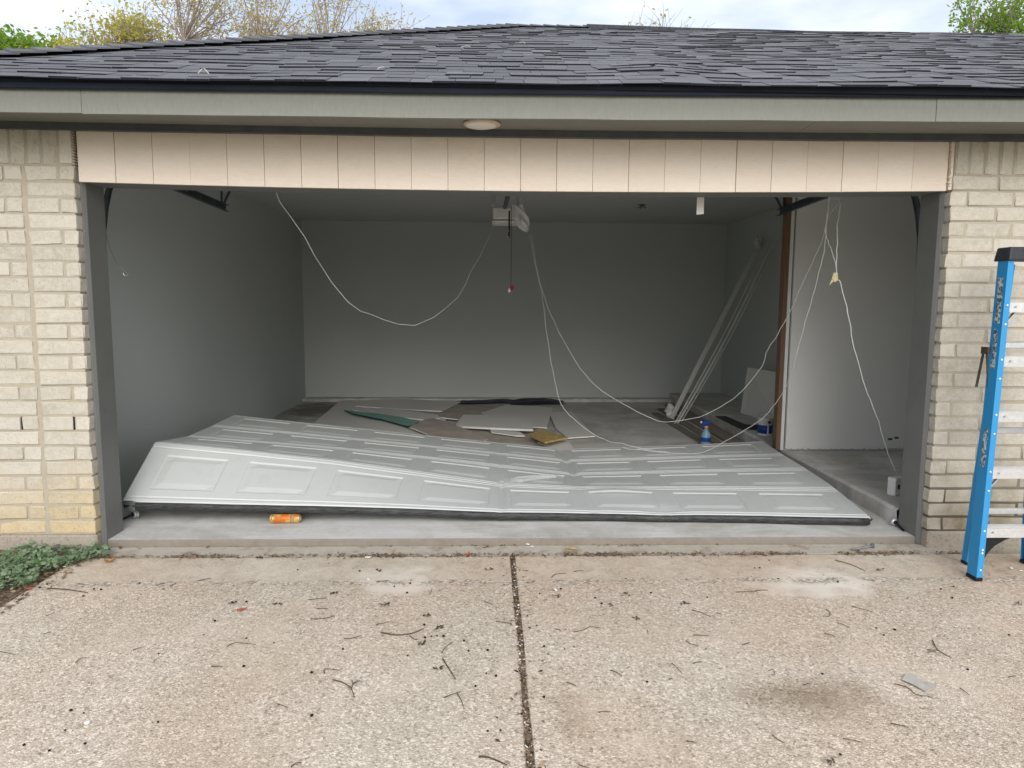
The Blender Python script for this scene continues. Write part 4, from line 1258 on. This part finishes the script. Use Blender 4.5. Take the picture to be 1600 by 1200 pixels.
# ================================================================== STEP LADDER
lad = thing('step_ladder', 'blue step ladder with aluminium steps against the right brick wall', 'ladder', (2.68, -.43, 0))
LX0, LX1 = 2.405, 2.985             # left and right front feet
TX0, TX1 = 2.545, 2.845             # under the cap
FY, FYT, RY, RYT, TZ = -.535, -.385, -.300, -.335, 1.70
def lerp(a, b_, t_): return a + (b_ - a) * t_
def rail(x0, x1, y0, y1, z0, z1, sgn, wf, ww, back=False):
    """C-shaped rail: web on the outside, flanges turned inwards"""
    mb = MB(); th = .005
    def ring(x, y, z):
        f0, f1 = (0, ww) if not back else (-ww, 0)
        pr = [(0, f0), (sgn * wf, f0), (sgn * wf, f0 + th), (sgn * th, f0 + th), (sgn * th, f1 - th), (sgn * wf, f1 - th), (sgn * wf, f1), (0, f1)]
        return [(x + a, y + c, z) for a, c in pr]
    r0, r1 = ring(x0, y0, z0), ring(x1, y1, z1)
    n = 8
    mb.add(r0 + r1, [(i, (i + 1) % n, n + (i + 1) % n, n + i) for i in range(n)])
    mb.add(r0, [(0, 1, 2, 3), (4, 5, 6, 7), (0, 3, 4, 7)])
    return local(mb, lad).build('rail', 'blue', lad)
for sg, bx0, tx0 in ((1, LX0, TX0), (-1, LX1, TX1)):
    fr = rail(bx0, tx0, FY, FYT, .012, TZ, sg, .032, .078)
    fr['label'] = 'front rail'
    rr_ = rail(bx0 + sg * .105, tx0 + sg * .050, RY, RYT, .012, TZ - .03, sg, .026, .046)
    mb = MB().box(bx0 - .004, bx0 + .036 if sg > 0 else bx0 + .004, FY - .003, FY + .082, 0, .022) if sg > 0 else MB().box(bx0 - .036, bx0 + .004, FY - .003, FY + .082, 0, .022)
    local(mb, lad).build('foot_pad', 'black', lad, bevel=.004)
    xr = bx0 + sg * .105
    local(MB().box(min(xr - sg * .003, xr + sg * .03), max(xr - sg * .003, xr + sg * .03), RY - .003, RY + .05, 0, .02), lad).build('foot_pad', 'black', lad, bevel=.004)
    # moulded shoe brace between the rail foot and the bottom step
    mb = MB()
    arc = [(bx0 + sg * .032, FY + .05, .03), (bx0 + sg * .044, FY + .05, .09), (bx0 + sg * .068, FY + .052, .14), (bx0 + sg * .105, FY + .055, .18), (bx0 + sg * .16, FY + .055, .212), (bx0 + sg * .25, FY + .06, .245)]
    ln = (tx0 - bx0) / TZ
    arc = [(q[0] + ln * q[2], q[1], q[2]) for q in arc]
    for a, b_ in zip(arc[:-1], arc[1:]):
        ta, tb = lerp(FY, FYT, a[2] / TZ), lerp(FY, FYT, b_[2] / TZ)
        mb.hexa([(a[0], ta + .03, a[2]), (b_[0], tb + .03, b_[2]), (b_[0], tb + .07, b_[2]), (a[0], ta + .07, a[2]),
                 (bx0 + sg * .012 + ln * (a[2] + .06), ta + .03, min(.255, a[2] + .06)), (bx0 + ln * .258 + sg * max(.014, sg * (b_[0] - bx0) - .05 - .25 * abs(ln)), tb + .03, .258), (bx0 + ln * .258 + sg * max(.014, sg * (b_[0] - bx0) - .05 - .25 * abs(ln)), tb + .07, .258), (bx0 + sg * .012 + ln * (a[2] + .06), ta + .07, min(.255, a[2] + .06))])
    local(mb, lad).build('shoe_brace', 'black', lad)
STEPZ = [.272, .585, .885, 1.175, 1.460]
for k, z in enumerate(STEPZ):
    t_ = z / TZ
    xa, xb = lerp(LX0, TX0, t_) + .010, lerp(LX1, TX1, t_) - .010
    yf = lerp(FY, FYT, t_)
    mb = MB()
    mb.box(xa, xb, yf + .004, yf + .012, z - .042, z + .008)
    mb.box(xa, xb, yf + .0115, yf + .085, z - .001, z + .007)
    mb.box(xa, xb, yf + .077, yf + .084, z - .035, z - .001)
    for g in range(4):
        mb.box(xa, xb, yf + .018 + g * .016, yf + .024 + g * .016, z + .0065, z + .010)
    stp = local(mb, lad).build('step', 'alu', lad)
    mb = MB().lathe([(.006, -.003), (.005, .002)], 10, (xa + .055, yf + .003, z - .012), 'Y', 0)
    local(mb, lad).build('step_rivet', 'steel', stp)
    if k in (1, 4):
        mb = MB().bar((xa + .012, yf + .03, z - .115), (xa + .075, yf + .03, z - .038), .004, .020, (0, 1, 0))
        mb.bar((xb - .012, yf + .03, z - .115), (xb - .075, yf + .03, z - .038), .004, .020, (0, 1, 0))
        local(mb, lad).build('step_brace', 'alu', stp)
for z in (.31, .77, 1.24):
    t_ = z / TZ
    xa, xb = lerp(LX0 + .105, TX0 + .050, t_) + .006, lerp(LX1 - .105, TX1 - .050, t_) - .006
    y = lerp(RY, RYT, t_)
    local(MB().box(xa, xb, y + .01, y + .03, z - .016, z + .016), lad).build('rear_rung', 'alu', lad, bevel=.003)
mb = MB()
for z in [s + d for s in STEPZ for d in (-.005, -.105)] + [.06, .15]:
    if z > 1.6: continue
    for bx0, tx0, sg in ((LX0, TX0, 1), (LX1, TX1, -1)):
        t_ = z / TZ
        mb.lathe([(.0065, .001), (.0055, -.003), (.002, -.0045)], 10, (lerp(bx0, tx0, t_) + sg * .018, lerp(FY, FYT, t_), z), 'Y')
local(mb, lad).build('rail_rivets', 'alu', lad)
cx0, cx1 = TX0 - .004, TX1 + .004
cap = local(MB().hexa([(cx0 - .004, FYT - .016, TZ - .012), (cx1 + .004, FYT - .016, TZ - .012), (cx1 + .004, RYT + .056, TZ - .012), (cx0 - .004, RYT + .056, TZ - .012),
                       (cx0 + .006, FYT - .006, TZ + .060), (cx1 - .006, FYT - .006, TZ + .060), (cx1 - .006, RYT + .046, TZ + .060), (cx0 + .006, RYT + .046, TZ + .060)]), lad).build('top_cap', 'cap', lad, bevel=.008, seg=2)
local(MB().box(cx0 + .075, cx1 - .075, FYT - .0125, FYT - .005, TZ + .036, TZ + .046), lad).build('cap_slot', 'black', cap)
mb = MB().prism([(cx0 + .105, FYT - .0165, TZ + .006), (cx0 + .125, FYT - .0165, TZ + .026), (cx0 + .150, FYT - .0165, TZ + .024), (cx0 + .138, FYT - .0165, TZ + .014), (cx0 + .150, FYT - .0165, TZ + .004), (cx0 + .122, FYT - .0165, TZ + .0)], .006, down=(0, 1, 0))
local(mb, lad).build('cap_emblem', 'chip', cap)
# spreader: hinged flat bars between front and rear rails
mb = MB()
for sg, bx0, tx0 in ((1, LX0, TX0), (-1, LX1, TX1)):
    xo = lerp(bx0, tx0, 1.16 / TZ) - sg * .006
    hy = (lerp(FY, FYT, 1.15 / TZ) + .078 + lerp(RY, RYT, 1.15 / TZ)) / 2
    mb2 = MB()
    mb2.bar((xo, hy - .05, .985), (xo, hy - .006, 1.215), .004, .013, (1, 0, 0))
    mb2.bar((xo - sg * .005, hy + .045, 1.01), (xo - sg * .005, hy + .008, 1.215), .004, .013, (1, 0, 0))
    mb2.box(xo - .009, xo + .009, hy - .026, hy + .026, 1.195, 1.232)
    local(mb2, lad).build('spreader', 'hinge', lad)
# worn stickers on the outer face of the left rail
for z0, z1, d in ((1.36, 1.60, .018), (1.12, 1.33, .014), (.60, .80, .016)):
    mb = MB(); n = 12; r_ = random.Random(int(z0 * 100))
    L, Rr = [], []
    for i in range(n + 1):
        z = lerp(z0, z1, i / n); t_ = z / TZ
        x = lerp(LX0, TX0, t_) - .0012; y = lerp(FY, FYT, t_) + .039
        L.append((x, y - d - r_.uniform(-.004, .006), z)); Rr.append((x, y + d + r_.uniform(-.006, .004), z))
    mb.prism(L + Rr[::-1], .001, down=(1, 0, 0))
    local(mb, lad).build('worn_sticker', 'sticker', lad)

# ================================================================== LITTER ON THE DRIVEWAY
def gz(x, y):
    return .001
def twig(pts, r=.0032, branch=None, label=None, group='twigs scattered on the driveway'):
    W = [onZ(a, b_, .004) for a, b_ in pts]
    if len(W) == 2:
        m_ = (W[0] + W[1]) / 2 + np.array([RND.uniform(-.006, .006), RND.uniform(-.006, .006), .002])
        W = [W[0], m_, W[1]]
    o0 = W[0].copy(); o0[2] = 0
    P_ = spline([q - o0 for q in W], 3)
    rad = [r * (1 - .5 * i / len(P_)) for i in range(len(P_))]
    rad = [q * .72 for q in rad]
    mb = MB().tube(P_, rad, 5)
    for br in (branch or []):
        B_ = [onZ(a, b_, .005) - o0 for a, b_ in br]
        mb.tube(spline(B_, 3), r * .42, 4)
    o = mb.build('twig', 'twig'); o.location = o0
    return tag(o, label or 'thin brown twig lying on the concrete driveway', 'twig', None if label else group)
twig([(74, 919), (105, 921), (137, 926)], .0045, label='long dark twig reaching from the weeds onto the driveway')
twig([(520, 1062), (535, 1066), (548, 1075), (554, 1090)], .0034, [[(549, 1076), (552, 1068), (560, 1062)], [(551, 1068), (550, 1062)], [(552, 1068), (563, 1063)]], 'forked brown twig on the left half of the driveway')
twig([(595, 988), (620, 992), (645, 989), (662, 982)], .0042, [[(640, 993), (646, 998), (652, 999)]], 'curved brown twig among black berries left of the joint')
twig([(1457, 1000), (1465, 1015), (1487, 1028)], .0032, [[(1448, 1015), (1465, 1016)]], 'crooked twig with a side shoot at the right of the driveway')
twig([(1305, 875), (1330, 882), (1352, 892)], .0032, label='long thin twig just in front of the steel bolt')
twig([(748, 1182), (758, 1182), (772, 1186), (792, 1195)], .0050, label='thick brown twig beside the joint at the bottom edge')
twig([(692, 1029), (701, 1044), (712, 1061)], .0040, label='straight thick twig pointing at the driveway joint from the left')
for pts in (
    [(72, 962), (85, 957)], [(0, 1018), (25, 1023)], [(68, 991), (80, 988)], [(118, 1036), (125, 1029), (136, 1027)], [(208, 1016), (222, 1012)], [(240, 1035), (245, 1030)],
    [(330, 1041), (348, 1041)], [(355, 1010), (368, 1004), (400, 1007)], [(245, 915), (258, 910)], [(266, 916), (275, 910)], [(122, 912), (132, 913)],
    [(482, 937), (509, 935)], [(495, 951), (513, 952)], [(485, 967), (508, 966), (523, 962)], [(587, 976), (612, 970)], [(538, 998), (550, 997), (564, 993)],
    [(690, 1020), (697, 1010), (708, 1003)], [(693, 1090), (721, 1080)], [(507, 1052), (508, 1045), (530, 1047)], [(434, 1100), (450, 1106)], [(775, 971), (800, 974)],
    [(757, 940), (770, 945)], [(588, 909), (607, 907)], [(670, 928), (675, 918)], [(714, 1083), (724, 1104)], [(862, 902), (868, 897), (885, 896)], [(896, 893), (912, 892)],
    [(897, 987), (912, 984), (922, 979), (938, 981)], [(867, 982), (876, 986)], [(1082, 953), (1111, 964)], [(1072, 1000), (1080, 1006), (1092, 1008)], [(1083, 992), (1108, 993)],
    [(1012, 984), (1013, 991)], [(1050, 1036), (1066, 1053)], [(954, 1047), (972, 1057)], [(886, 1066), (900, 1071)], [(1083, 1036), (1097, 1034)], [(1160, 1008), (1172, 1004)],
    [(1150, 925), (1182, 924)], [(1120, 957), (1128, 960)], [(935, 1113), (954, 1112)], [(1291, 952), (1297, 957), (1296, 962), (1290, 964)], [(1331, 947), (1364, 956)],
    [(1308, 973), (1328, 980)], [(1288, 990), (1306, 995)], [(1500, 1075), (1515, 1087)], [(1255, 1070), (1268, 1067)], [(1392, 1130), (1420, 1137)], [(1317, 1154), (1347, 1160)],
    [(1207, 1148), (1226, 1161)], [(455, 1198), (471, 1191)], [(1072, 1158), (1088, 1160)], [(1201, 1048), (1208, 1046), (1211, 1055)], [(1398, 1068), (1418, 1074), (1432, 1085), (1453, 1088)],
    [(1180, 923), (1200, 922)], [(1450, 1020), (1462, 1018)], [(1045, 1062), (1052, 1061)], [(310, 907), (330, 903)], [(905, 1195), (921, 1200)], [(1575, 1058), (1588, 1056)]):
    twig(pts, RND.uniform(.0021, .0031))
bm_ = []
for k in range(4):
    r_ = random.Random(k)
    mb = MB()
    for i, (a, h) in enumerate(((.002, 0.0), (.0062, .002), (.0078, .0055), (.006, .0095), (.0015, .0115))):
        for q in range(8):
            w = 2 * math.pi * q / 8; f = 1 + r_.uniform(-.18, .18)
            mb.v.append((a * f * math.cos(w) * (1 + .2 * k / 3), a * f * math.sin(w), h))
    for i in range(4):
        for q in range(8):
            mb.f.append((i * 8 + q, i * 8 + (q + 1) % 8, (i + 1) * 8 + (q + 1) % 8, (i + 1) * 8 + q)); mb.mi.append(0)
    bm_.append(mb.mesh('berry', 'berry', True))
for px in ((218, 912), (130, 932), (255, 921), (147, 921), (385, 941), (363, 942), (336, 971), (385, 998), (248, 1022), (381, 1042), (111, 1111), (131, 1115), (247, 1129), (158, 922), (102, 1142), (133, 1163), (77, 1174), (38, 1165),
           (465, 891), (562, 893), (592, 893), (616, 917), (636, 927), (521, 927), (641, 912), (428, 1005), (536, 1015), (637, 1025), (664, 997), (663, 977), (684, 982), (674, 995), (683, 994), (693, 995), (725, 1002), (732, 1018), (762, 1017), (743, 1073), (487, 1052),
           (487, 1119), (762, 1143), (782, 1142), (843, 928), (876, 921), (839, 978), (850, 1011), (897, 1011), (1011, 1066), (978, 905), (850, 1090), (1216, 905), (1309, 910), (1369, 982), (1398, 985), (1488, 935), (1512, 1047), (1313, 1180), (1381, 993), (1418, 935),
           (1577, 993), (760, 1053), (775, 1057), (1470, 921), (1490, 917), (1285, 1054), (815, 1116), (1017, 927), (930, 935), (940, 944), (1105, 934), (1179, 888), (1187, 888), (1202, 876)):
    q = onZ(*px, .0005)
    o = link('berry', RND.choice(bm_)); o.location = q; o.rotation_euler = (0, 0, RND.uniform(0, 6)); s_ = RND.uniform(.45, .8); o.scale = (s_, s_, s_)
    tag(o, 'small black dried berry lying on the concrete driveway', 'berry', 'black berries scattered on the driveway')
def leaf(label, px, size, mat, yaw, curl=.3, cat='leaf', name='fallen_leaf', group=None):
    q = onZ(*px, .002)
    mb = MB(); n = 7
    for i in range(n):
        t_ = i / (n - 1); w = math.sin(math.pi * min(1, t_ * 1.05 + .02)) ** .8 * .34
        w = max(w, .01)
        for sg in (-1, 0, 1):
            mb.v.append((size * (t_ - .5), size * w * sg * (1 + .3 * math.sin(i * 2.3)), size * (curl * (t_ - .5) ** 2 + .25 * curl * abs(sg) + .02)))
    for i in range(n - 1):
        for k in range(2):
            a = i * 3 + k
            mb.f.append((a, a + 3, a + 4, a + 1)); mb.mi.append(0)
    mb.tube([(-size * .5, 0, size * curl * .25), (-size * .75, .004, .002)], .0012, 4)
    o = mb.build(name, mat); o.location = q; o.rotation_euler = (0, 0, yaw)
    return tag(o, label, cat, group)
leaf('curled tan leaf at the left corner of the concrete strip', (171, 879), .055, 'dead_leaf', .7, .9)
leaf('reddish brown dead leaf on the left half of the driveway', (378, 953), .045, 'red_leaf', .5)
leaf('orange dead leaf in the litter line near the driveway joint', (731, 868), .045, 'red_leaf', 1.2, .8)
leaf('pale red dead leaf at the edge of the weed bed', (46, 921), .035, 'red_leaf', .2, .6)
def sprig(px, seed):
    q = onZ(*px, .002); r_ = random.Random(seed); mb = MB()
    for k in range(11):
        w = r_.uniform(0, 6.28); L = r_.uniform(.006, .019); c_ = np.array([r_.uniform(-.018, .018), r_.uniform(-.012, .012), .002])
        d = np.array([math.cos(w), math.sin(w), r_.uniform(.05, .45)]) * L; p_ = np.array([-math.sin(w), math.cos(w), .2]) * L * .35
        mb.add([c_, c_ + d * .5 + p_, c_ + d, c_ + d * .5 - p_], [(0, 1, 2, 3)])
    o = mb.build('dry_sprig', 'green_bit', fix=False); o.location = q
    return tag(o, 'dark green crumpled sprig lying on the concrete driveway', 'sprig', 'dried sprigs on the driveway')
for i, px in enumerate(((601, 946), (665, 962), (658, 1006), (685, 981), (1070, 944), (953, 946), (993, 966), (1295, 1191), (592, 892), (434, 944), (521, 927), (762, 891), (1375, 891), (1590, 945), (686, 1045), (362, 943), (870, 932), (976, 929))):
    sprig(px, i)
# torn grey scrap
W = [onZ(a, b_, .006) for a, b_ in ((1409, 1062), (1416, 1053), (1428, 1055), (1444, 1064), (1464, 1070), (1460, 1075), (1452, 1078), (1446, 1080), (1432, 1073), (1420, 1067))]
c = sum(W) / len(W); c[2] = .0035
o = MB().prism([(q - c) + np.array([0, 0, .003 * math.sin(i * 1.7) + .001]) for i, q in enumerate(W)], .0015).build('paper_scrap', 'scrap')
o.location = c
tag(o, 'flat torn grey scrap on the right half of the driveway', 'scrap')
# white chips
for i, px in enumerate(((868, 922), (136, 1130), (100, 886), (1580, 888), (1595, 892), (1036, 922), (574, 871), (575, 905), (825, 851), (832, 854))):
    q = onZ(*px, .003); r_ = random.Random(i + 40)
    s_ = .010 if i != 6 else .020
    mb = MB().prism([(s_ * (1 + r_.uniform(-.4, .4)) * math.cos(w), s_ * .8 * (1 + r_.uniform(-.4, .4)) * math.sin(w), r_.uniform(.003, .007)) for w in np.linspace(0, 5.4, 6)], .004)
    o = mb.build('paint_chip', 'chip'); o.location = q
    tag(o, 'small white chip lying on the concrete before the garage', 'chip', 'white chips on the concrete')
# leaf crumbs along the joints: too fine to count
def crumbs(name, label, spots, mat='litter', size=(.004, .014)):
    mb = MB(); r_ = random.Random(len(spots))
    for (x, y, z) in spots:
        w = r_.uniform(0, 6.28); L = r_.uniform(*size)
        d = np.array([math.cos(w), math.sin(w), r_.uniform(-.2, .35)]) * L
        p_ = np.array([-math.sin(w), math.cos(w), r_.uniform(-.2, .5)]) * L * r_.uniform(.2, .6)
        c_ = np.array([x, y, z])
        mb.add([c_ - d, c_ + p_, c_ + d, c_ - p_], [(0, 1, 2, 3)])
    return stuff(mb.build(name, mat, fix=False), label, 'litter')
r_ = random.Random(5)
sp_ = [(r_.uniform(JX0 - .003, JX1 + .003), -.1 - 3.3 * r_.random() ** 1.2, r_.uniform(-.010, -.001)) for _ in range(1100)]
sp_ += [(r_.gauss(-.039, .05), -.1 - 3.0 * r_.random(), .003) for _ in range(160)]
crumbs('joint_litter', 'brown leaf crumbs packed in the driveway joint', sp_)
sp_ = []
for _ in range(4200):
    x = r_.uniform(-2.5, 2.6)
    if mnoise.noise(Vector((x * 3.1, 0, 4))) + .55 < r_.random() * .9: continue
    sp_.append((x, -.107 + r_.gauss(0, .018), .003 + r_.uniform(0, .006)))
for _ in range(900):
    x = r_.uniform(-2.4, 2.5)
    if mnoise.noise(Vector((x * 2.3, 9, 4))) + .1 < r_.random() * .8: continue
    sp_.append((x, .062 + r_.gauss(0, .018), .0 + r_.uniform(0, .004)))
crumbs('joint_pebbles', 'pale pebbles lodged in the driveway joint', [(r_.uniform(JX0, JX1), -.12 - 2.6 * r_.random(), -.002) for _ in range(150)], 'chip', (.003, .009))
crumbs('sill_litter', 'brown leaf crumbs gathered along the garage sill', sp_)
sp_ = [(r_.uniform(-2.4, 3.2), -.15 - 2.6 * r_.random(), .003) for _ in range(520)] + [(r_.uniform(-2.3, 2.9), -.50 + r_.gauss(0, .03), .003) for _ in range(330)]
crumbs('driveway_crumbs', 'fine dark crumbs scattered over the driveway', sp_, 'litter', (.002, .007))
sp_ = [(r_.uniform(-2.3, 2.4), r_.uniform(.10, .34), FZ + .002) for _ in range(150)] + [(r_.uniform(.9, 2.6), r_.uniform(2.6, 5.5), FZ + .003) for _ in range(60)]
crumbs('plaster_crumbs', 'white plaster crumbs on the garage floor', sp_, 'chip', (.002, .006))
sp_ = []
while len(sp_) < 900:
    x, y = -2.62 + r_.gauss(0, .12), r_.uniform(-1.2, -.12)
    if x < -2.40: sp_.append((x, y, max(.004, bed_h(x, y) + .006)))
crumbs('bed_litter', 'dry leaf litter along the edge of the weed bed', sp_, 'litter', (.006, .02))

# ================================================================== WEEDS AND GRASS
r_ = random.Random(21)
mb = MB()
def clover(x, y, z, s):
    st = np.array([x, y, z]); h = s * r_.uniform(1.0, 2.4)
    tilt = np.array([r_.uniform(-.5, .5), r_.uniform(-.7, .1), 1.]); tilt /= np.linalg.norm(tilt)
    top = st + np.array([r_.uniform(-.4, .4) * s, r_.uniform(-.6, .3) * s, h])
    ux = np.cross(tilt, (0.2, 1, .1)); ux /= np.linalg.norm(ux); uy = np.cross(tilt, ux)
    n = 9; ring = [top + tilt * s * .10]
    for k in range(n):
        w = 2 * math.pi * k / n
        q = s * (.62 + .20 * math.cos(5 * w)) * r_.uniform(.85, 1.1)
        ring.append(top + ux * q * math.cos(w) + uy * q * math.sin(w) + tilt * r_.uniform(-.1, .14) * s)
    mb.add(ring, [(0, 1 + k, 1 + (k + 1) % n) for k in range(n)])
    mb.add([st, st + np.array([.0012, 0, 0]), top], [(0, 1, 2)])
cnt = 0
while cnt < 2500:
    x, y = r_.uniform(-3.6, -2.36), r_.uniform(-.75, -.02)
    edge_ = -2.50 + .22 * max(0, (y + .30) / .30)
    if x > edge_ + .03 * mnoise.noise(Vector((x * 8, y * 8, 1))): continue
    if mnoise.noise(Vector((x * 3.5, y * 5, 8))) < -.05 - .45 * (y + .35): continue
    clover(x, y, max(0., bed_h(x, y)), r_.uniform(.011, .026)); cnt += 1
stuff(mb.build('weed_patch', 'clover', fix=False), 'low round leaved weeds growing against the left brick pier', 'weeds')
mb = MB()
for _ in range(2200):
    x, y = -3.35 + r_.gauss(0, .35), -.62 + r_.gauss(0, .11)
    if x > -2.62 or y > -.2: continue
    h = r_.uniform(.02, .065); w = r_.uniform(0, 6.28)
    z = bed_h(x, y)
    d = np.array([math.cos(w), math.sin(w), 0]) * h * r_.uniform(.1, .7)
    b_ = np.array([x, y, z - .004]); p_ = np.array([-math.sin(w), math.cos(w), 0]) * .0022
    mb.add([b_ - p_, b_ + p_, b_ + d * .4 + np.array([0, 0, h * .65]) + p_ * .7, b_ + d + np.array([0, 0, h]), b_ + d * .4 + np.array([0, 0, h * .65]) - p_ * .7], [(0, 1, 2, 4), (4, 2, 3)])
stuff(mb.build('grass', 'grass', fix=False), 'short green grass at the front of the weed bed', 'grass')

# ================================================================== TREES BEHIND THE ROOF
def tree(name, label, ctr, rad, leafm, seed, clumps, leaves, lsize, cl_r, twigs, trunk_r=.13, up=.5, twig_len=.55, group='trees behind the roof'):
    """trunk, limbs reaching to clumps spread through an uneven crown, twigs and leaves in every clump"""
    r_ = random.Random(seed)
    ctr, rad = np.array(ctr, float), np.array(rad, float)
    base = np.array([ctr[0] + r_.uniform(-.3, .3), ctr[1], 0.])
    root = thing(name, label, 'tree', tuple(base), group)
    wood, fol = MB(), MB()
    def rv():
        while True:
            q = np.array([r_.uniform(-1, 1) for _ in range(3)])
            if .02 < q @ q < 1: return q / np.linalg.norm(q)
    fork = ctr - np.array([0, 0, rad[2] * 1.1])
    tp = spline([base * 0, (fork - base) * .5 + np.array([.12, .05, 0]), fork - base], 4)
    wood.tube(tp, [trunk_r * (1.3 - .6 * k / len(tp)) for k in range(len(tp))], 8)
    limbs = []
    for k in range(7):
        d = rv(); d[2] = abs(d[2]) * .8 + .4
        e = fork - base + d * rad * np.array([.75, .75, 1.0])
        m_ = (fork - base + e) / 2 + rv() * .15
        pts = spline([fork - base, m_, e], 4)
        wood.tube(pts, [trunk_r * (.5 - .4 * q / len(pts)) for q in range(len(pts))], 6)
        limbs += pts[2:]
    L_ = np.array(limbs)
    for k in range(clumps):
        d = rv(); f = r_.random() ** .45
        c_ = ctr - base + d * rad * f * (.82 + .3 * mnoise.noise(Vector(d * 2.2 + seed)))
        a = limbs[int(np.argmin(((L_ - c_) ** 2).sum(1) + np.array([r_.uniform(0, .3) for _ in limbs])))]
        m_ = (a + c_) / 2 + rv() * .12 - np.array([0, 0, .05])
        wood.tube(spline([a, m_, c_], 3), [.020, .018, .016, .013, .011, .009, .008], 4, cap=False)
        for _ in range(twigs):
            td = rv() * (1 - up * .6) + np.array([0, 0, up]); td /= np.linalg.norm(td)
            s0 = m_ + (c_ - m_) * r_.random()
            e1 = s0 + td * twig_len * r_.uniform(.4, 1.) * .5; e2 = e1 + (td + rv() * .35) * twig_len * r_.uniform(.3, .7)
            wood.tube([s0, e1, e2], [.0065, .005, .003], 3, cap=False)
            for _ in range(max(1, leaves // max(1, twigs)) if leaves else 0):
                t_ = r_.random()
                q = (e1 + (e2 - e1) * t_ if r_.random() < .7 else s0 + (e1 - s0) * t_) + rv() * cl_r * r_.random()
                A_ = rv(); B_ = np.cross(A_, rv()); B_ /= np.linalg.norm(B_) + 1e-6
                s_ = lsize * r_.uniform(.5, 1.2)
                fol.add([q - A_ * s_, q + B_ * s_ * .5, q + A_ * s_, q - B_ * s_ * .5], [(0, 1, 2, 3)])
    wood.build('trunk', 'bark', root, fix=False)
    if fol.v: fol.build('crown', leafm, root, fix=False)
    return root
tree('leafy_tree', 'dense bright green tree at the far left behind the roof', (-12.2, 14.6, 6.95), (2.0, 1.5, 1.45), 'leaf_green', 3, 140, 96, .075, .24, 6)
tree('leafy_tree', 'smaller bright green tree touching the yellow one at the left', (-10.75, 15.0, 6.75), (.9, .9, 1.35), 'leaf_green', 8, 70, 90, .07, .22, 6, .10)
tree('yellowing_tree', 'low yellow green tree between the green ones and the tall yellow one', (-10.1, 14.2, 6.65), (.85, .8, 1.25), 'leaf_yellow', 17, 70, 90, .06, .24, 6, .09)
tree('yellowing_tree', 'tall yellow green tree with open branches at the left', (-8.75, 13.9, 7.2), (1.5, 1.0, 1.5), 'leaf_yellow', 14, 85, 56, .055, .28, 7, .08, .5, .7)
tree('budding_tree', 'tall thinly leafed tree just right of the yellow one', (-6.9, 14.5, 8.0), (1.8, 1.2, 2.3), 'leaf_tan', 23, 75, 42, .042, .26, 5, .07, .5, .9)
tree('budding_tree', 'tall nearly bare tree in the middle of the left group', (-4.8, 14.2, 7.9), (1.8, 1.2, 2.3), 'leaf_tan', 31, 80, 42, .042, .26, 5, .07, .5, .9)
tree('budding_tree', 'nearly bare tree at the right end of the left group', (-2.9, 14.3, 7.35), (1.45, 1.0, 1.25), 'leaf_tan', 44, 60, 50, .040, .26, 5, .06, .5, .75)
tree('bare_tree', 'few bare twig tips showing above the middle of the ridge', (3.9, 14.0, 7.7), (1.1, .5, .75), 'leaf_tan', 57, 26, 8, .05, .08, 3, .07, .7, .7)
tree('leafy_tree', 'light green leafy tree at the top right corner', (12.35, 14.2, 8.2), (1.8, 1.2, 1.6), 'leaf_green', 61, 62, 70, .06, .24, 6, .09, .4, .6)
# twigs and a tuft of moss blown onto the roof
for lab, a, pts in (('pale curved twig on the left part of the roof', .3, ((590, 108), (593, 106), (600, 105))), ('pale bent stick high on the roof left of the middle', .3, ((720, 74), (726, 72), (735, 72.5))),
                    ('short white twig on the roof near the ridge middle', .3, ((812, 67), (818, 65.5), (820, 68))), ('wispy dry grass tuft on the left part of the roof', .3, ((310, 114), (318, 107), (326, 115)))):
    W = []
    nrm = np.array([0, -SA_, CA]); p0 = np.array(roofpt(0, .5, .045))
    for q in pts:
        d = ray(*q); W.append(CAM + d * ((p0 - CAM) @ nrm) / (d @ nrm))
    o0 = W[0]
    o = MB().tube([q - o0 for q in spline(W, 3)], .003, 5).build('roof_twig', 'scrap'); o.location = o0
    tag(o, lab, 'twig')
